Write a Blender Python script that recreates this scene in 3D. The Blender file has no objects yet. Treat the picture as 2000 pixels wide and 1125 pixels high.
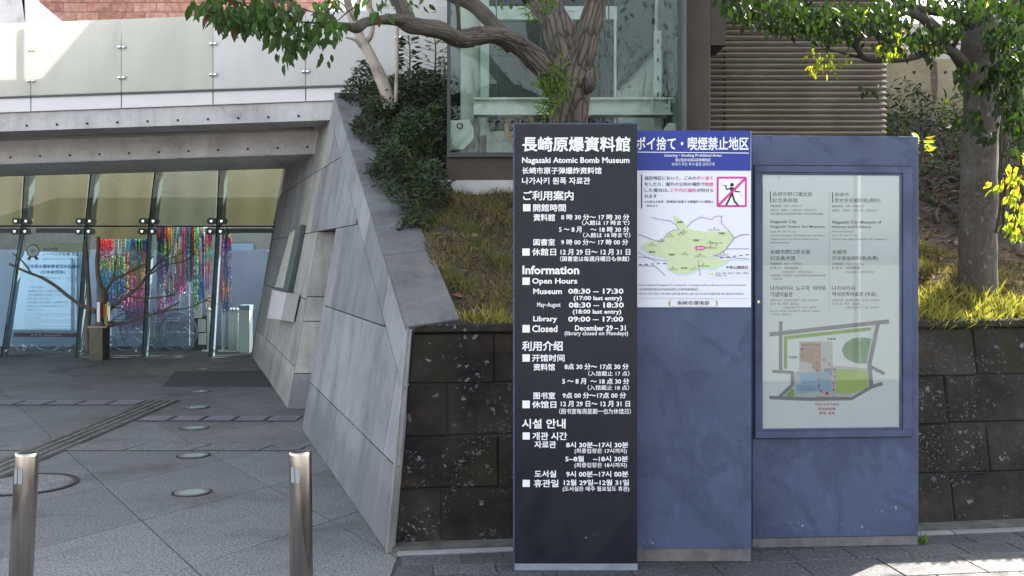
import bpy, math, random
import numpy as np
from mathutils import Vector, Matrix
R = random.Random(7)
NR = np.random.default_rng(5)
S = bpy.context.scene
COL = S.collection

# ------------------------------------------------------------ camera, sky, sun
FOC = 2000.0; CX = 1000.0; HY = 500.0; EYE = 1.5
cam_d = bpy.data.cameras.new('camera'); cam = bpy.data.objects.new('camera', cam_d); COL.objects.link(cam)
cam.location = (0, 0, EYE); cam.rotation_euler = (math.pi/2, 0, 0)
cam_d.lens = 36.0; cam_d.sensor_width = 36.0; cam_d.sensor_fit = 'HORIZONTAL'
cam_d.shift_y = -(562.5-HY)/2000.0
cam_d.clip_start = 0.05; cam_d.clip_end = 600
S.camera = cam
SUN_EL = math.radians(37); SUN_AZ = math.radians(45)      # azimuth from +Y towards +X
w = bpy.data.worlds.new('World'); S.world = w; w.use_nodes = True
nt = w.node_tree; bg = nt.nodes['Background']
sky = nt.nodes.new('ShaderNodeTexSky'); sky.sky_type = 'NISHITA'; sky.sun_disc = False
sky.sun_elevation = SUN_EL; sky.sun_rotation = SUN_AZ; sky.air_density = 1.0; sky.dust_density = 2.0; sky.ozone_density = 1.0
hs = nt.nodes.new('ShaderNodeHueSaturation'); hs.inputs['Saturation'].default_value = 0.42
nt.links.new(sky.outputs[0], hs.inputs['Color']); nt.links.new(hs.outputs[0], bg.inputs['Color'])
bg.inputs['Strength'].default_value = 0.15
sd = bpy.data.lights.new('sun', 'SUN'); sun = bpy.data.objects.new('sun', sd); COL.objects.link(sun)
sd.energy = 5.0; sd.angle = math.radians(0.55); sd.color = (1.0, 0.93, 0.82)
sv = Vector((math.sin(SUN_AZ)*math.cos(SUN_EL), math.cos(SUN_AZ)*math.cos(SUN_EL), math.sin(SUN_EL)))
sun.rotation_euler = sv.to_track_quat('Z', 'Y').to_euler(); sun.location = (8, 10, 12)
S.view_settings.view_transform = 'Standard'; S.view_settings.look = 'None'
S.view_settings.exposure = 2.22; S.view_settings.gamma = 1.0; S.view_settings.use_curve_mapping = False
S.cycles.max_bounces = 8; S.cycles.transparent_max_bounces = 24; S.cycles.use_denoising = True
S.cycles.caustics_reflective = False; S.cycles.caustics_refractive = False
S.cycles.sample_clamp_indirect = 6

# ------------------------------------------------------------ materials
def _mat(name):
    m = bpy.data.materials.new(name); m.use_nodes = True
    return m, m.node_tree, m.node_tree.nodes['Principled BSDF']
def N(t, typ, **k):
    n = t.nodes.new(typ)
    for a, b in k.items():
        if a in n.inputs.keys(): n.inputs[a].default_value = b
        else: setattr(n, a, b)
    return n
def ramp(t, fac, stops):
    r = t.nodes.new('ShaderNodeValToRGB'); e = r.color_ramp.elements
    while len(e) > 1: e.remove(e[-1])
    e[0].position = stops[0][0]; e[0].color = c4(stops[0][1])
    for p, c in stops[1:]:
        x = e.new(p); x.color = c4(c)
    t.links.new(fac, r.inputs['Fac']); return r.outputs['Color']
def c4(c):
    if isinstance(c, (int, float)): return (c, c, c, 1)
    return (*c, 1)
def mix(t, fac, a, b, mode='MIX'):
    m = t.nodes.new('ShaderNodeMix'); m.data_type = 'RGBA'; m.blend_type = mode
    for v, i in ((fac, 0), (a, 6), (b, 7)):
        if hasattr(v, 'links'): t.links.new(v, m.inputs[i])
        elif i == 0: m.inputs[0].default_value = v
        else: m.inputs[i].default_value = c4(v)
    return m.outputs[2]
def coords(t, scale=(1, 1, 1), kind='Object', rot=(0, 0, 0)):
    tc = t.nodes.new('ShaderNodeTexCoord'); mp = t.nodes.new('ShaderNodeMapping')
    mp.inputs['Scale'].default_value = scale; mp.inputs['Rotation'].default_value = rot
    if kind == 'World':
        g = t.nodes.new('ShaderNodeNewGeometry'); t.links.new(g.outputs['Position'], mp.inputs['Vector'])
    else: t.links.new(tc.outputs[kind], mp.inputs['Vector'])
    return mp.outputs['Vector']
def noise(t, vec, scale, detail=5, rough=.6, out='Fac'):
    n = N(t, 'ShaderNodeTexNoise', Scale=scale, Detail=detail, Roughness=rough)
    t.links.new(vec, n.inputs['Vector']); return n.outputs[out]
def bump(t, b, h, strength, dist=.01):
    n = N(t, 'ShaderNodeBump', Strength=strength, Distance=dist)
    t.links.new(h, n.inputs['Height']); t.links.new(n.outputs[0], b.inputs['Normal'])
def simple(name, col, rough=.5, metal=0, var=.12, vs=6, bs=0, spec=.5, stretch=(1, 1, 1)):
    m, t, b = _mat(name)
    v = coords(t, stretch, 'World')
    n = noise(t, v, vs)
    dark = tuple(c*(1-var*1.6) for c in col); lite = tuple(min(1, c*(1+var)) for c in col)
    t.links.new(ramp(t, n, [(.3, dark), (.7, lite)]), b.inputs['Base Color'])
    b.inputs['Roughness'].default_value = rough; b.inputs['Metallic'].default_value = metal
    b.inputs['Specular IOR Level'].default_value = spec
    if bs: bump(t, b, noise(t, v, vs*12), bs, .004)
    return m
def flat(name, col, rough=.45, spec=.4):
    m, t, b = _mat(name); b.inputs['Base Color'].default_value = c4(col)
    b.inputs['Roughness'].default_value = rough; b.inputs['Specular IOR Level'].default_value = spec
    return m

def granite(name, base, piece=.12, stains=True, gs=320):
    m, t, b = _mat(name)
    v = coords(t, kind='World')
    sp = noise(t, v, gs, 3, .85)
    c = ramp(t, sp, [(.38, tuple(x*.35 for x in base)), (.5, base), (.62, tuple(min(1, x*2.1) for x in base))])
    oi = t.nodes.new('ShaderNodeObjectInfo')
    r = ramp(t, oi.outputs['Random'], [(0, 1-piece), (1, 1+piece*.3)])
    c = mix(t, 1, c, r, 'MULTIPLY')
    if stains:
        big = ramp(t, noise(t, v, 1.3, 6, .65), [(.3, .5), (.46, .9), (.62, 1.0), (.75, 1.25)])
        c = mix(t, .9, c, big, 'MULTIPLY')
        spots = ramp(t, noise(t, v, 9, 4, .7), [(.25, .7), (.42, 1)])
        c = mix(t, .6, c, spots, 'MULTIPLY')
    t.links.new(c, b.inputs['Base Color'])
    t.links.new(ramp(t, noise(t, v, 5), [(.3, .5), (.7, .8)]), b.inputs['Roughness'])
    b.inputs['Specular IOR Level'].default_value = .35
    bump(t, b, sp, .4, .003)
    return m

def wall_stone(name, base, streak=1.0, blot=.6):
    m, t, b = _mat(name)
    v = coords(t, kind='World')
    vs = coords(t, (1.6, 1.6, .16), 'World')
    oi = t.nodes.new('ShaderNodeObjectInfo')
    c = mix(t, 1, base, ramp(t, oi.outputs['Random'], [(0, .8), (1, 1.12)]), 'MULTIPLY')
    c = mix(t, 1, c, ramp(t, noise(t, v, 2.2, 7, .7), [(.28, blot), (.5, .95), (.75, 1.8-blot)]), 'MULTIPLY')
    st = noise(t, vs, 2.4, 6, .7)
    c = mix(t, .75*streak, c, ramp(t, st, [(.3, .3), (.42, .8), (.52, 1.0), (.7, 1.15)]), 'MULTIPLY')
    fs = noise(t, coords(t, (9, 9, .35), 'World'), 2.5, 4, .6); c = mix(t, .35*streak, c, ramp(t, fs, [(.35, .7), (.6, 1.1)]), 'MULTIPLY')
    c = mix(t, .5, c, ramp(t, noise(t, v, 60, 3, .7), [(.3, .75), (.7, 1.15)]), 'MULTIPLY')
    zz = N(t, 'ShaderNodeSeparateXYZ'); t.links.new(v, zz.inputs[0]); za = N(t, 'ShaderNodeMath', operation='SUBTRACT'); t.links.new(zz.outputs['Z'], za.inputs[0])
    zn = N(t, 'ShaderNodeMath', operation='MULTIPLY'); zn.inputs[1].default_value = .45; t.links.new(noise(t, v, 4, 5, .7), zn.inputs[0]); t.links.new(zn.outputs[0], za.inputs[1])
    c = mix(t, ramp(t, za.outputs[0], [(0, .3), (.12, 0)]), c, (.06, .058, .055))
    t.links.new(c, b.inputs['Base Color']); b.inputs['Roughness'].default_value = .8
    bump(t, b, noise(t, v, 70, 5, .7), .35, .004)
    return m

def lichen_stone(name):
    m, t, b = _mat(name)
    v = coords(t, kind='World')
    oi = t.nodes.new('ShaderNodeObjectInfo')
    c = ramp(t, noise(t, v, 3.5, 8, .72), [(.3, (.010, .009, .009)), (.45, (.026, .022, .02)), (.58, (.042, .036, .032)), (.75, (.075, .066, .058))])
    c = mix(t, 1, c, ramp(t, oi.outputs['Random'], [(0, .7), (1, 1.2)]), 'MULTIPLY')
    mo = ramp(t, noise(t, v, 2.1, 5, .6), [(.56, 0), (.7, .55)])
    c = mix(t, mo, c, (.035, .035, .01))
    ru = ramp(t, noise(t, coords(t, (1, 1, 1), 'World', (1, 2, 3)), 1.7, 4, .6), [(.62, 0), (.76, .5)])
    c = mix(t, ru, c, (.11, .055, .025))
    # lichen discs gathered in patches
    warp = N(t, 'ShaderNodeVectorMath', operation='ADD')
    nn = N(t, 'ShaderNodeVectorMath', operation='SCALE'); nn.inputs['Scale'].default_value = .07
    t.links.new(noise(t, v, 34, 3, .6, 'Color'), nn.inputs[0]); t.links.new(v, warp.inputs[0]); t.links.new(nn.outputs[0], warp.inputs[1])
    for sc, th, pa in ((9, .19, .54), (20, .24, .52), (48, .28, .5)):
        vo = N(t, 'ShaderNodeTexVoronoi', Scale=sc); t.links.new(warp.outputs[0], vo.inputs['Vector'])
        rnd = N(t, 'ShaderNodeSeparateColor'); t.links.new(vo.outputs['Color'], rnd.inputs[0])
        a = ramp(t, vo.outputs['Distance'], [(th*.75, 1), (th, 0)])
        p = ramp(t, noise(t, v, 2.6+sc*.03, 3, .6), [(pa, 0), (pa+.08, 1)])
        k = ramp(t, rnd.outputs[0], [(.28, 0), (.4, .85)])
        f = mix(t, 1, a, p, 'MULTIPLY'); f = mix(t, 1, f, k, 'MULTIPLY')
        c = mix(t, f, c, (.21, .21, .215))
    t.links.new(c, b.inputs['Base Color']); b.inputs['Roughness'].default_value = .9; b.inputs['Specular IOR Level'].default_value = .2
    bump(t, b, noise(t, v, 20, 8, .75), 1.0, .025)
    return m

def bark(name, dark, lite, fiss=1.0, lich=False):
    m, t, b = _mat(name)
    v = coords(t, (1, 1, 1), 'UV')
    mp = N(t, 'ShaderNodeMapping'); mp.inputs['Scale'].default_value = (20, 5.5, 1); t.links.new(v, mp.inputs['Vector'])
    nz = noise(t, v, 9, 4, .6, 'Color')
    ad = N(t, 'ShaderNodeVectorMath', operation='MULTIPLY_ADD'); ad.inputs[1].default_value = (.55, .9, 0)
    t.links.new(nz, ad.inputs[0]); t.links.new(mp.outputs[0], ad.inputs[2])
    vo = N(t, 'ShaderNodeTexVoronoi', feature='DISTANCE_TO_EDGE', Scale=1.0); t.links.new(ad.outputs[0], vo.inputs['Vector'])
    h = ramp(t, vo.outputs['Distance'], [(0.01, 0), (.1, .6), (.35, 1)])
    fine = noise(t, mp.outputs[0], 3, 6, .75)
    c = mix(t, fine, dark, lite)
    c = mix(t, fiss, c, mix(t, h, tuple(x*.35 for x in dark), c), 'MIX')
    wv = coords(t, kind='World')
    mo = ramp(t, noise(t, wv, 5, 5, .6), [(.5, 0), (.66, .55)])
    c = mix(t, mo, c, (.045, .06, .02) if not lich else (.1, .11, .1))
    if lich:
        sp = ramp(t, noise(t, wv, 26, 6, .75), [(.56, 0), (.66, .55)])
        c = mix(t, sp, c, (.2, .21, .19))
    t.links.new(c, b.inputs['Base Color']); b.inputs['Roughness'].default_value = .9
    hh = mix(t, .35, h, fine)
    bump(t, b, hh, 1.0*fiss+.15, .012)
    return m

def leafmat(name, cols, trans=.45, gloss=.5):
    m = bpy.data.materials.new(name); m.use_nodes = True; t = m.node_tree
    b = t.nodes['Principled BSDF']; out = t.nodes['Material Output']
    g = t.nodes.new('ShaderNodeNewGeometry'); oi = t.nodes.new('ShaderNodeObjectInfo')
    ad = N(t, 'ShaderNodeMath', operation='ADD'); fr = N(t, 'ShaderNodeMath', operation='FRACT')
    t.links.new(g.outputs['Random Per Island'], ad.inputs[0]); t.links.new(oi.outputs['Random'], ad.inputs[1]); t.links.new(ad.outputs[0], fr.inputs[0])
    n = len(cols)
    c = ramp(t, fr.outputs[0], [(i/(n-1)*.999, x) for i, x in enumerate(cols)])
    t.links.new(c, b.inputs['Base Color']); b.inputs['Roughness'].default_value = gloss; b.inputs['Specular IOR Level'].default_value = .3
    tr = t.nodes.new('ShaderNodeBsdfTranslucent')
    tc = mix(t, 1, c, (2.2, 2.4, .8), 'MULTIPLY'); t.links.new(tc, tr.inputs['Color'])
    ms = t.nodes.new('ShaderNodeMixShader'); ms.inputs[0].default_value = trans
    t.links.new(b.outputs[0], ms.inputs[1]); t.links.new(tr.outputs[0], ms.inputs[2]); t.links.new(ms.outputs[0], out.inputs['Surface'])
    return m

def glass(name, tint=(.8, .9, .88), refl=1.0, haze=0, hazecol=(.6, .65, .65)):
    m = bpy.data.materials.new(name); m.use_nodes = True; t = m.node_tree
    t.nodes.remove(t.nodes['Principled BSDF']); out = t.nodes['Material Output']
    tr = t.nodes.new('ShaderNodeBsdfTransparent'); tr.inputs[0].default_value = c4(tint)
    gl = t.nodes.new('ShaderNodeBsdfGlossy'); gl.inputs['Roughness'].default_value = .0
    fr = N(t, 'ShaderNodeFresnel', IOR=1.5)
    mu = N(t, 'ShaderNodeMath', operation='MULTIPLY'); mu.inputs[1].default_value = 1.8*refl; mu.use_clamp = True
    t.links.new(fr.outputs[0], mu.inputs[0])
    last = tr.outputs[0]
    if haze:
        di = t.nodes.new('ShaderNodeBsdfDiffuse')
        v = coords(t, (1, 1, .3), 'World')
        t.links.new(ramp(t, noise(t, v, 3, 4), [(.3, tuple(x*.8 for x in hazecol)), (.7, hazecol)]), di.inputs[0])
        tl_ = t.nodes.new('ShaderNodeBsdfTranslucent'); tl_.inputs[0].default_value = c4(hazecol)
        md = t.nodes.new('ShaderNodeMixShader'); md.inputs[0].default_value = .5
        t.links.new(di.outputs[0], md.inputs[1]); t.links.new(tl_.outputs[0], md.inputs[2])
        mh = t.nodes.new('ShaderNodeMixShader'); mh.inputs[0].default_value = haze
        t.links.new(tr.outputs[0], mh.inputs[1]); t.links.new(md.outputs[0], mh.inputs[2]); last = mh.outputs[0]
    ms = t.nodes.new('ShaderNodeMixShader')
    t.links.new(mu.outputs[0], ms.inputs[0]); t.links.new(last, ms.inputs[1]); t.links.new(gl.outputs[0], ms.inputs[2])
    t.links.new(ms.outputs[0], out.inputs['Surface'])
    return m

M = {}
M['plaza'] = granite('plaza granite', (.128, .13, .133), .2, gs=75)
M['paver'] = granite('dark paving granite', (.06, .061, .066), .3, gs=60)
M['kerb'] = granite('kerb granite', (.2, .2, .205), .15)
M['joint'] = simple('joint dirt', (.03, .03, .03), .95)
M['footing'] = simple('mossy concrete', (.085, .083, .075), .9, var=.35, vs=9, bs=.4)
M['wall'] = wall_stone('grey wall slab stone', (.222, .224, .234), .6)
M['wall_light'] = wall_stone('pale wall slab stone', (.34, .325, .295), .8)
M['coping'] = wall_stone('weathered coping stone', (.11, .11, .112), .2, .3)
M['stone'] = lichen_stone('dark lichen stone')
M['conc'] = wall_stone('fair faced concrete', (.55, .52, .515), .35)
M['conc_warm'] = wall_stone('warm concrete', (.4, .34, .22), .5)
M['conc_brown'] = wall_stone('brown stained concrete', (.062, .048, .037), .5)
M['white_panel'] = simple('white metal panel', (.58, .54, .55), .35, var=.04, vs=2)
M['soffit'] = simple('soffit panel', (.6, .59, .6), .5, var=.05, vs=2)
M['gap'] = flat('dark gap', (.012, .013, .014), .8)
M['frosted'] = glass('frosted parapet glass', (.7, .75, .72), .35, .82, (.82, .8, .7))
M['frosted_white'] = glass('white parapet glass', (.7, .75, .72), .3, .92, (.88, .85, .82))
M['steel'] = simple('brushed stainless steel', (.45, .4, .355), .24, 1, var=.1, vs=3, stretch=(30, 30, .3))
M['chrome'] = flat('polished steel', (.75, .76, .78), .12); M['chrome'].node_tree.nodes['Principled BSDF'].inputs['Metallic'].default_value = 1
M['reflector'] = flat('grey reflective sticker', (.3, .31, .32), .3)
M['green_metal'] = simple('grey green painted steel', (.075, .1, .1), .4, var=.15)
M['fin_pale'] = simple('pale blue grey fin', (.2, .26, .34), .4, var=.1)  # paler copy of the mullion paint, imitating haze from the reflection
M['frame_dark'] = simple('dark window frame', (.018, .024, .026), .4)
M['vit_glass'] = glass('tower glass', (.88, .93, .9), .27)
M['cur_glass'] = glass('entrance glass', (.84, .9, .86), .55)
M['screen'] = simple('pale blue lobby screen', (.33, .41, .6), .6, var=.1, vs=1.2)  # blue of the reflection in the lower panes, put into a colour
M['film'] = glass('pale blue privacy film', (.85, .88, .95), 0.0, .45, (.6, .68, .95))  # unused; haze layer imitating the reflection on the lower panes
M['vit_white'] = simple('white painted steel', (.62, .64, .6), .4, var=.08)
M['vit_wall'] = simple('tower inner wall', (.13, .145, .13), .7, var=.15, vs=2)
M['yellow'] = simple('yellow ochre pulley', (.5, .27, .05), .5)
M['black'] = flat('black rubber', (.012, .012, .013), .5)
M['brick'] = simple('terracotta block', (.36, .17, .125), .85, var=.3, vs=9, bs=.3)
M['brick_pale'] = simple('pale terracotta block', (.42, .22, .17), .85, var=.25, vs=9, bs=.3)
M['mortar'] = simple('mortar', (.25, .15, .11), .9)
M['louvre'] = simple('louvre metal', (.28, .243, .2), .45, 0, var=.12, vs=3)
def fabric(name, col):
    m = simple(name, col, .8, var=.12, vs=1.5); t = m.node_tree; tr = t.nodes.new('ShaderNodeBsdfTranslucent'); tr.inputs[0].default_value = c4(col)
    ms = t.nodes.new('ShaderNodeMixShader'); ms.inputs[0].default_value = .55
    t.links.new(t.nodes['Principled BSDF'].outputs[0], ms.inputs[1]); t.links.new(tr.outputs[0], ms.inputs[2]); t.links.new(ms.outputs[0], t.nodes['Material Output'].inputs['Surface']); return m
M['ochre'] = fabric('lobby blind fabric', (.36, .34, .26)); M['blind_grey'] = fabric('grey roller blind', (.34, .34, .3))
M['lobby'] = simple('lobby wall', (.2, .2, .19), .8)
M['lobby_floor'] = simple('lobby floor', (.06, .06, .06), .6)
def signpaint(name, base, rough, wearcol, wear=.5):
    m, t, b = _mat(name)
    v = coords(t, kind='World')
    c = mix(t, 1, base, ramp(t, noise(t, v, 3, 5, .6), [(.3, .82), (.7, 1.12)]), 'MULTIPLY')
    # smears: warped directional streaks
    n1 = noise(t, coords(t, (5, 1, 2.2), 'World', (0, .5, 0)), 2.2, 6, .65)
    n1b = N(t, 'ShaderNodeTexNoise', Scale=3.4, Detail=5, Roughness=.6, Distortion=1.8); t.links.new(coords(t, (1, 1, .8), 'World'), n1b.inputs['Vector'])
    c = mix(t, ramp(t, n1b.outputs['Fac'], [(.5, 0), (.6, wear), (.66, wear*.2)]), c, wearcol)
    c = mix(t, ramp(t, n1, [(.58, 0), (.7, wear*.7)]), c, tuple(x*1.5 for x in base))
    zg = N(t, 'ShaderNodeSeparateXYZ'); t.links.new(v, zg.inputs[0])
    ch = ramp(t, noise(t, v, 38, 3, .6), [(.66, 0), (.7, 1)])
    lo = ramp(t, zg.outputs['Z'], [(.1, 1), (.32, 0)])
    pt = ramp(t, noise(t, v, 6, 2), [(.52, 0), (.6, 1)])
    f = mix(t, 1, mix(t, 1, ch, lo, 'MULTIPLY'), pt, 'MULTIPLY')
    c = mix(t, f, c, (.4, .42, .45))
    t.links.new(c, b.inputs['Base Color'])
    t.links.new(ramp(t, n1b.outputs['Fac'], [(.4, rough), (.65, min(1, rough+.2))]), b.inputs['Roughness'])
    b.inputs['Specular IOR Level'].default_value = .28
    return m
M['sign_black'] = signpaint('dark indigo sign face', (.010, .0105, .018), .3, (.016, .014, .02), .4)
M['sign_blue'] = signpaint('slate blue paint', (.061, .078, .136), .45, (.036, .046, .08), .6)
M['sign_base'] = simple('sign plinth concrete', (.13, .12, .12), .8, var=.25, vs=12)
M['sign_base_light'] = simple('pale sign plinth', (.2, .215, .25), .7, var=.15, vs=12)
PR = {'white': (.78, .78, .8), 'dwhite': (.66, .67, .71), 'navy': (.018, .035, .24), 'ink': (.03, .03, .06), 'inkp': (.05, .04, .15), 'magenta': (.62, .02, .26), 'pinktext': (.68, .08, .25),
      'mapgreen': (.52, .6, .34), 'mapgrey': (.5, .5, .58), 'purple': (.28, .24, .5), 'cyan': (.42, .62, .75), 'boardbg': (.8, .83, .83), 'grey': (.06, .06, .07), 'road': (.25, .24, .27), 'midgrey': (.45, .48, .5),
      'leafg': (.28, .45, .1), 'lime': (.42, .56, .14), 'dgreen': (.2, .38, .2), 'tan': (.5, .33, .25), 'blue': (.3, .46, .6), 'red': (.55, .03, .07), 'black': (.01, .01, .012), 'blueink': (.04, .09, .45),
      'beige': (.55, .56, .55), 'lilac': (.3, .29, .4), 'cream': (.62, .62, .5), 'plum': (.2, .07, .16), 'gold': (.5, .34, .08), 'steelblue': (.22, .3, .42), 'mist': (.66, .7, .73), 'brownink': (.22, .12, .1)}
for k, c in PR.items(): M['p_'+k] = flat('print '+k, c, .5, .35)
M['leafA'] = leafmat('camphor leaves', [(.02, .05, .008), (.032, .072, .011), (.016, .042, .009), (.045, .09, .014), (.028, .065, .011), (.018, .047, .009), (.07, .028, .014)], .3)
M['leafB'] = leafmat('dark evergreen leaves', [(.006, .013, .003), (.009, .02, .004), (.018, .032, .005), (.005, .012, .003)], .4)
M['leafY'] = leafmat('sunlit yellow green leaves', [(.16, .2, .02), (.22, .24, .03), (.12, .17, .02), (.3, .17, .03)], .6)  # backlit sunshine put into the leaf colour
M['leafS'] = leafmat('shrub leaves', [(.012, .026, .012), (.02, .045, .016), (.035, .06, .018), (.03, .018, .02), (.016, .034, .015), (.05, .075, .02)], .2, .6)
M['leafP'] = leafmat('bright sapling leaves', [(.05, .09, .02), (.08, .13, .03), (.11, .15, .03)], .4)
M['grass'] = leafmat('dry and green grass', [(.17, .12, .065), (.05, .065, .018), (.24, .175, .1), (.04, .055, .016), (.14, .1, .055), (.2, .15, .085), (.09, .065, .035)], .3, .8)
M['grassG'] = leafmat('fresh green grass', [(.14, .15, .035), (.28, .22, .08), (.1, .12, .025), (.34, .27, .12)], .35, .8)  # sunlit warmth of the wall-top fringe put into the blade colours
M['grassD'] = leafmat('green grass clumps', [(.04, .06, .015), (.06, .085, .02), (.09, .1, .03)], .3, .8)
M['litter'] = leafmat('fallen leaves', [(.11, .055, .03), (.17, .09, .05), (.06, .035, .022), (.2, .14, .08)], .1, .8)
M['soil'] = simple('leafy soil', (.048, .031, .018), .95, var=.5, vs=14, bs=.8)
M['barkA'] = bark('furrowed pinkish bark', (.06, .046, .04), (.2, .15, .13))
M['barkB'] = bark('smooth lichen bark', (.042, .031, .023), (.085, .066, .052), .25, True)
M['barkD'] = bark('dark mossy bark', (.04, .032, .025), (.11, .09, .07), .6)
M['barkC'] = bark('brown cherry bark', (.09, .07, .055), (.2, .165, .13), .4)
M['barkP'] = bark('pale peeling bark', (.3, .24, .19), (.5, .42, .36), .1)
M['asphalt'] = granite('pale street paving', (.27, .26, .24), .05)

# ------------------------------------------------------------ geometry helpers
def tag(o, label=None, cat=None, group=None, kind=None):
    if label: o['label'] = label
    if cat: o['category'] = cat
    if group: o['group'] = group
    if kind: o['kind'] = kind
    return o
def empty(name, loc, label, cat, group=None):
    o = bpy.data.objects.new(name, None); COL.objects.link(o); o.location = loc; o.empty_display_size = .1
    return tag(o, label, cat, group)
def wloc(p):
    v = Vector((0, 0, 0))
    while p is not None: v += p.location; p = p.parent
    return v
class MB:
    def __init__(s): s.v = []; s.f = []; s.uv = []; s.mi = []; s.cur = 0
    def face(s, pts, uv=None):
        n = len(s.v); s.v += [tuple(p) for p in pts]; s.f.append(tuple(range(n, n+len(pts)))); s.uv.append(uv); s.mi.append(s.cur)
    def idx(s, vs, fs):
        n = len(s.v); s.v += [tuple(p) for p in vs]
        for f in fs: s.f.append(tuple(i+n for i in f)); s.uv.append(None); s.mi.append(s.cur)
    def box(s, a, b):
        x0, y0, z0 = a; x1, y1, z1 = b
        s.idx([(x0, y0, z0), (x1, y0, z0), (x1, y1, z0), (x0, y1, z0), (x0, y0, z1), (x1, y0, z1), (x1, y1, z1), (x0, y1, z1)],
              [(0, 3, 2, 1), (4, 5, 6, 7), (0, 1, 5, 4), (1, 2, 6, 5), (2, 3, 7, 6), (3, 0, 4, 7)])
    def prism(s, poly, d, bev=0):
        """poly: front face 3D points; d: vector from front to back; optional chamfer"""
        poly = [Vector(p) for p in poly]; d = Vector(d); n = len(poly)
        if bev:
            c = sum(poly, Vector())/n; dn = d.normalized()
            inner = []
            for i, p in enumerate(poly):
                a = (poly[i-1]-p).normalized(); b = (poly[(i+1) % n]-p).normalized()
                bis = (a+b); L = bis.length
                si = max(.25, (a.cross(b)).length)
                inner.append(p+(a+b)*(bev/si))
            vs = inner+[p+dn*bev for p in poly]+[p+d for p in poly]
            fs = [tuple(range(n)), tuple(range(3*n-1, 2*n-1, -1))]
            for k in (0, n):
                for i in range(n): j = (i+1) % n; fs.append((k+i, k+n+i, k+n+j, k+j))
            s.idx(vs, fs)
        else:
            vs = poly+[p+d for p in poly]
            fs = [tuple(range(n)), tuple(range(2*n-1, n-1, -1))]+[(i, n+i, n+(i+1) % n, (i+1) % n) for i in range(n)]
            s.idx(vs, fs)
    def tube(s, pts, rad, seg=8, caps=True, wob=0, twist=0, rs=None):
        pts = [Vector(p) for p in pts]; n = len(pts)
        if isinstance(rad, (int, float)): rad = [rad]*n
        t0 = (pts[1]-pts[0]).normalized(); up = Vector((0, -1, 0)) if abs(t0.y) < .8 else Vector((1, 0, 0))
        u = t0.cross(up).normalized(); rings = []; L = 0
        base = len(s.v); rr = rs or R
        for i, p in enumerate(pts):
            t = (pts[min(i+1, n-1)]-pts[max(i-1, 0)]).normalized()
            u = (u-t*u.dot(t)).normalized(); v = t.cross(u)
            if i: L += (pts[i]-pts[i-1]).length
            for k in range(seg+1):
                a = 2*math.pi*(k % seg)/seg
                r = rad[i]
                if wob: r *= 1+wob*(math.sin(3*a+L*7)+math.sin(5*a-L*13+1)*.6+math.sin(2*a+L*23)*.5)
                s.v.append(tuple(p+(u*math.cos(a)+v*math.sin(a))*r))
            rings.append(L)
        for i in range(n-1):
            for k in range(seg):
                a = base+i*(seg+1)+k; b = a+1; c = b+seg+1; d = a+seg+1
                s.f.append((a, b, c, d)); s.mi.append(s.cur)
                s.uv.append([(k/seg, rings[i]), ((k+1)/seg, rings[i]), ((k+1)/seg, rings[i+1]), (k/seg, rings[i+1])])
        if caps:
            s.f.append(tuple(base+k for k in range(seg-1, -1, -1))); s.uv.append(None); s.mi.append(s.cur)
            e = base+(n-1)*(seg+1); s.f.append(tuple(e+k for k in range(seg))); s.uv.append(None); s.mi.append(s.cur)
    def mesh(s, name, off=(0, 0, 0), mats=(), smooth=False):
        me = bpy.data.meshes.new(name); ox, oy, oz = off
        me.from_pydata([(x-ox, y-oy, z-oz) for x, y, z in s.v], [], s.f)
        if any(u for u in s.uv):
            l = me.uv_layers.new(name='uv').data; i = 0
            for f, u in zip(s.f, s.uv):
                for k in range(len(f)):
                    l[i].uv = u[k] if u else (0, 0)
                    i += 1
        for m in mats: me.materials.append(m)
        if len(mats) > 1:
            for p, i in zip(me.polygons, s.mi): p.material_index = i
        if smooth: me.shade_smooth()
        me.update(); return me
    def build(s, name, mat, parent=None, smooth=False, origin=None, **kw):
        off = Vector(origin) if origin is not None else None
        if off is None:
            if parent is not None: off = wloc(parent)
            else:
                xs = [v[0] for v in s.v]; ys = [v[1] for v in s.v]; zs = [v[2] for v in s.v]
                off = Vector(((min(xs)+max(xs))/2, (min(ys)+max(ys))/2, min(zs)))
        mats = mat if isinstance(mat, (list, tuple)) else [mat]
        o = bpy.data.objects.new(name, s.mesh(name, off, mats, smooth)); COL.objects.link(o)
        if parent is not None:
            o.parent = parent; o.location = off-wloc(parent)
        else: o.location = off
        return tag(o, **kw)
def smooth_path(pts, k=4):
    """Catmull-Rom through points (any dimension)"""
    P = [np.array(p, float) for p in pts]; P = [2*P[0]-P[1]]+P+[2*P[-1]-P[-2]]; out = []
    for i in range(1, len(P)-2):
        for j in range(k):
            t = j/k; a, b, c, d = P[i-1:i+3]
            out.append(.5*((2*b)+(-a+c)*t+(2*a-5*b+4*c-d)*t*t+(-a+3*b-3*c+d)*t**3))
    out.append(P[-2]); return out
def at(px, py, Y): return Vector(((px-CX)/FOC*Y, Y, EYE+(HY-py)/FOC*Y))
def hit(px, py, n, d):
    """where the sight line through a photo point meets the plane n.p = d"""
    r = Vector(((px-CX)/FOC, 1, (HY-py)/FOC)); n = Vector(n); c = Vector((0, 0, EYE))
    return c+r*((d-n.dot(c))/n.dot(r))
def gnd(px, py, z=0.0): return hit(px, py, (0, 0, 1), z)
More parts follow.
